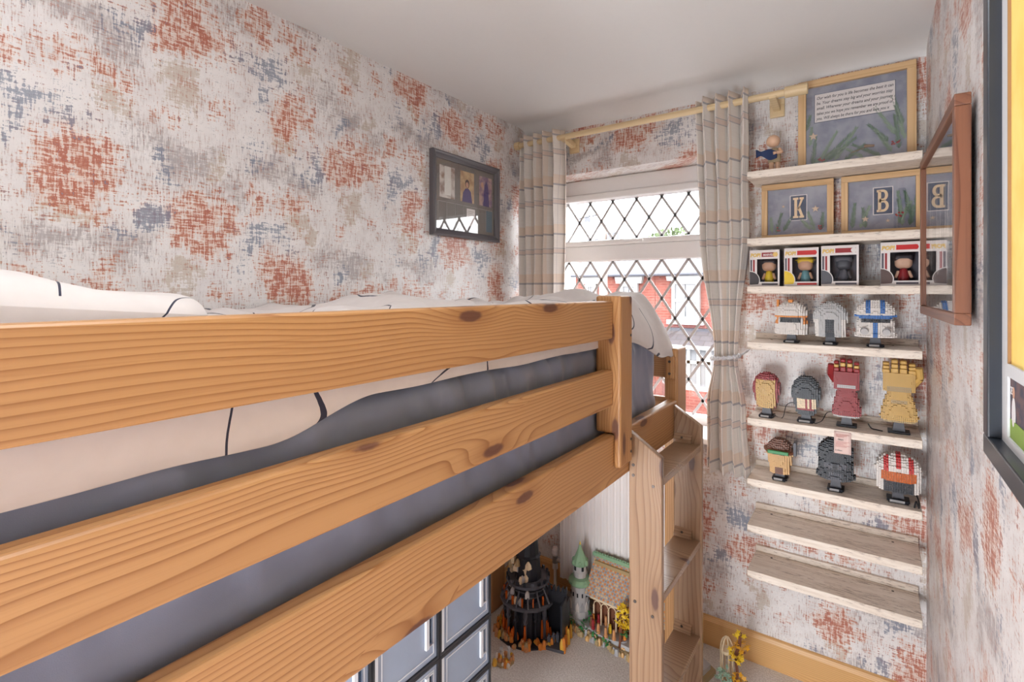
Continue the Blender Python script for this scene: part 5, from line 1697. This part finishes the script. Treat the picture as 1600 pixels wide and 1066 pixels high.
# round council terrace with small pegs and stools
MB().lathe([(.075, .034), (.075, .04)], 20, (-.12, -.045, 0), sx=1.2, sy=.55).build('round_terrace', B_GREY, ca)
for i in range(13):
    a = 2 * PI * i / 13
    x, y = -.12 + .078 * math.cos(a), -.045 + .036 * math.sin(a)
    MB().lathe([(.0085, .04), (.0085, .05), (.0065, .052), (.0065, .068), (.0055, .07), (.0055, .08)], 7, (x, y, 0)).build('seat_piece', rg.choice((B_NUG, B_BROWN, B_NUG, B_ORANGE, B_RED)), ca)
MB().lathe([(.008, .04), (.008, .06), (.006, .062), (.006, .074)], 8, (-.11, -.045, 0)).build('seat_piece', B_YEL, ca)
# little leaves and trees
LEAFY = [bp('leaf_yellow', (234, 196, 52)), bp('leaf_gold', (222, 162, 44))]; LEAFG = bp('leaf_green', (58, 132, 74)); LEAFP = bp('leaf_pale', (160, 190, 168))
def leaf_mesh(name, mat, s):
    m = MB(); n = 10
    pts = []
    for i in range(n):
        a = 2 * PI * i / n; r_ = s if i % 2 == 0 else s * .5
        pts.append((r_ * math.cos(a), r_ * math.sin(a)))
    m.prism_z(pts, 0, s * .18)
    m.lathe([(s * .22, s * .18), (s * .22, s * .34)], 6)
    me_o = m.build(name, mat); me = me_o.data
    bpy.data.objects.remove(me_o)
    return me
def leaves(root, me, n, c, r, name='leaf'):
    for _ in range(n):
        d = Vector((rg.gauss(0, 1), rg.gauss(0, 1), rg.gauss(0, 1))).normalized() * rg.uniform(.5, 1)
        o = bpy.data.objects.new(name, me); COL.objects.link(o); o.parent = root
        o.location = (c[0] + d.x * r[0], c[1] + d.y * r[1], c[2] + d.z * r[2])
        o.rotation_euler = (rg.uniform(-.9, .9) + .9, rg.uniform(-.7, .7), rg.uniform(0, 6.3))
LY = leaf_mesh('leaf', LEAFY[0], .0115); LY2 = leaf_mesh('leaf', LEAFY[1], .011); LG = leaf_mesh('leaf', LEAFG, .008); LP = leaf_mesh('leaf', LEAFP, .010)
MB().path([(-.05, -.075, .02), (-.048, -.07, .07), (-.04, -.065, .15), (-.02, -.06, .19)], .005, 6).build('tree_trunk', B_BROWN, ca)
leaves(ca, LY, 46, (-.035, -.07, .15), (.036, .03, .06)); leaves(ca, LG, 10, (-.035, -.075, .085), (.02, .02, .018))
for cx_, cy_ in ((-.33, -.045), (-.29, -.065), (-.22, -.075), (-.24, -.04), (-.16, -.088), (-.1, -.09)):
    leaves(ca, LG, 8, (cx_, cy_, .03), (.02, .014, .022))
leaves(ca, LG, 10, (-.215, -.025, .06), (.012, .012, .03))

# separate little yellow tree model beside the ladder
ym = thing('tree_model', 'little yellow leaved brick-built tree model at the foot of the ladder', 'model', (-.415, 2.05, 0), (0, 0, 0), 'brick-built models on the carpet')
MB().prism_z([(-.05, -.05), (.03, -.05), (.045, 0), (.03, .05), (-.05, .05)], 0, .012).build('base_plate', B_DTAN, ym)
MB().path([(-.005, -.005, .012), (.003, 0, .06), (-.006, .004, .12), (.01, 0, .17), (.012, .002, .215)], .006, 6).build('tree_trunk', B_BROWN, ym)
MB().path([(-.006, .004, .12), (.03, .0, .15)], .004, 5).build('branch', B_BROWN, ym)
leaves(ym, LY, 22, (-.004, -.005, .12), (.026, .022, .045)); leaves(ym, LY2, 14, (.014, 0, .165), (.032, .022, .022)); leaves(ym, LY, 6, (.006, 0, .205), (.02, .01, .012)); leaves(ym, LY2, 12, (.01, -.015, .045), (.026, .02, .03))
leaves(ym, LP, 26, (-.042, -.03, .05), (.03, .022, .045)); leaves(ym, LP, 8, (-.005, -.045, .02), (.03, .01, .012))
pav = MB()
for i in range(6):
    a = 2 * PI * i / 6
    pav.tube((-.040 + .022 * math.cos(a), .02 + .022 * math.sin(a), .012), (-.040 + .022 * math.cos(a), .02 + .022 * math.sin(a), .12), .003, .003, 6)
    pav.path([(-.040 + .022 * math.cos(a) * math.cos(t), .02 + .022 * math.sin(a) * math.cos(t), .12 + .05 * math.sin(t)) for t in [PI / 2 * q / 6 for q in range(7)]], .003, 5)
pav.lathe([(.024, .112), (.026, .118), (.024, .124)], 12, (-.040, .02, 0))
pav.build('pavilion', B_CREAM, ym)
cable('black cable on the carpet between the tower and hall models', [(-1.06, 1.98, .003), (-1.05, 2.03, .004), (-1.08, 2.1, .003), (-1.12, 2.12, .003)], .0018)
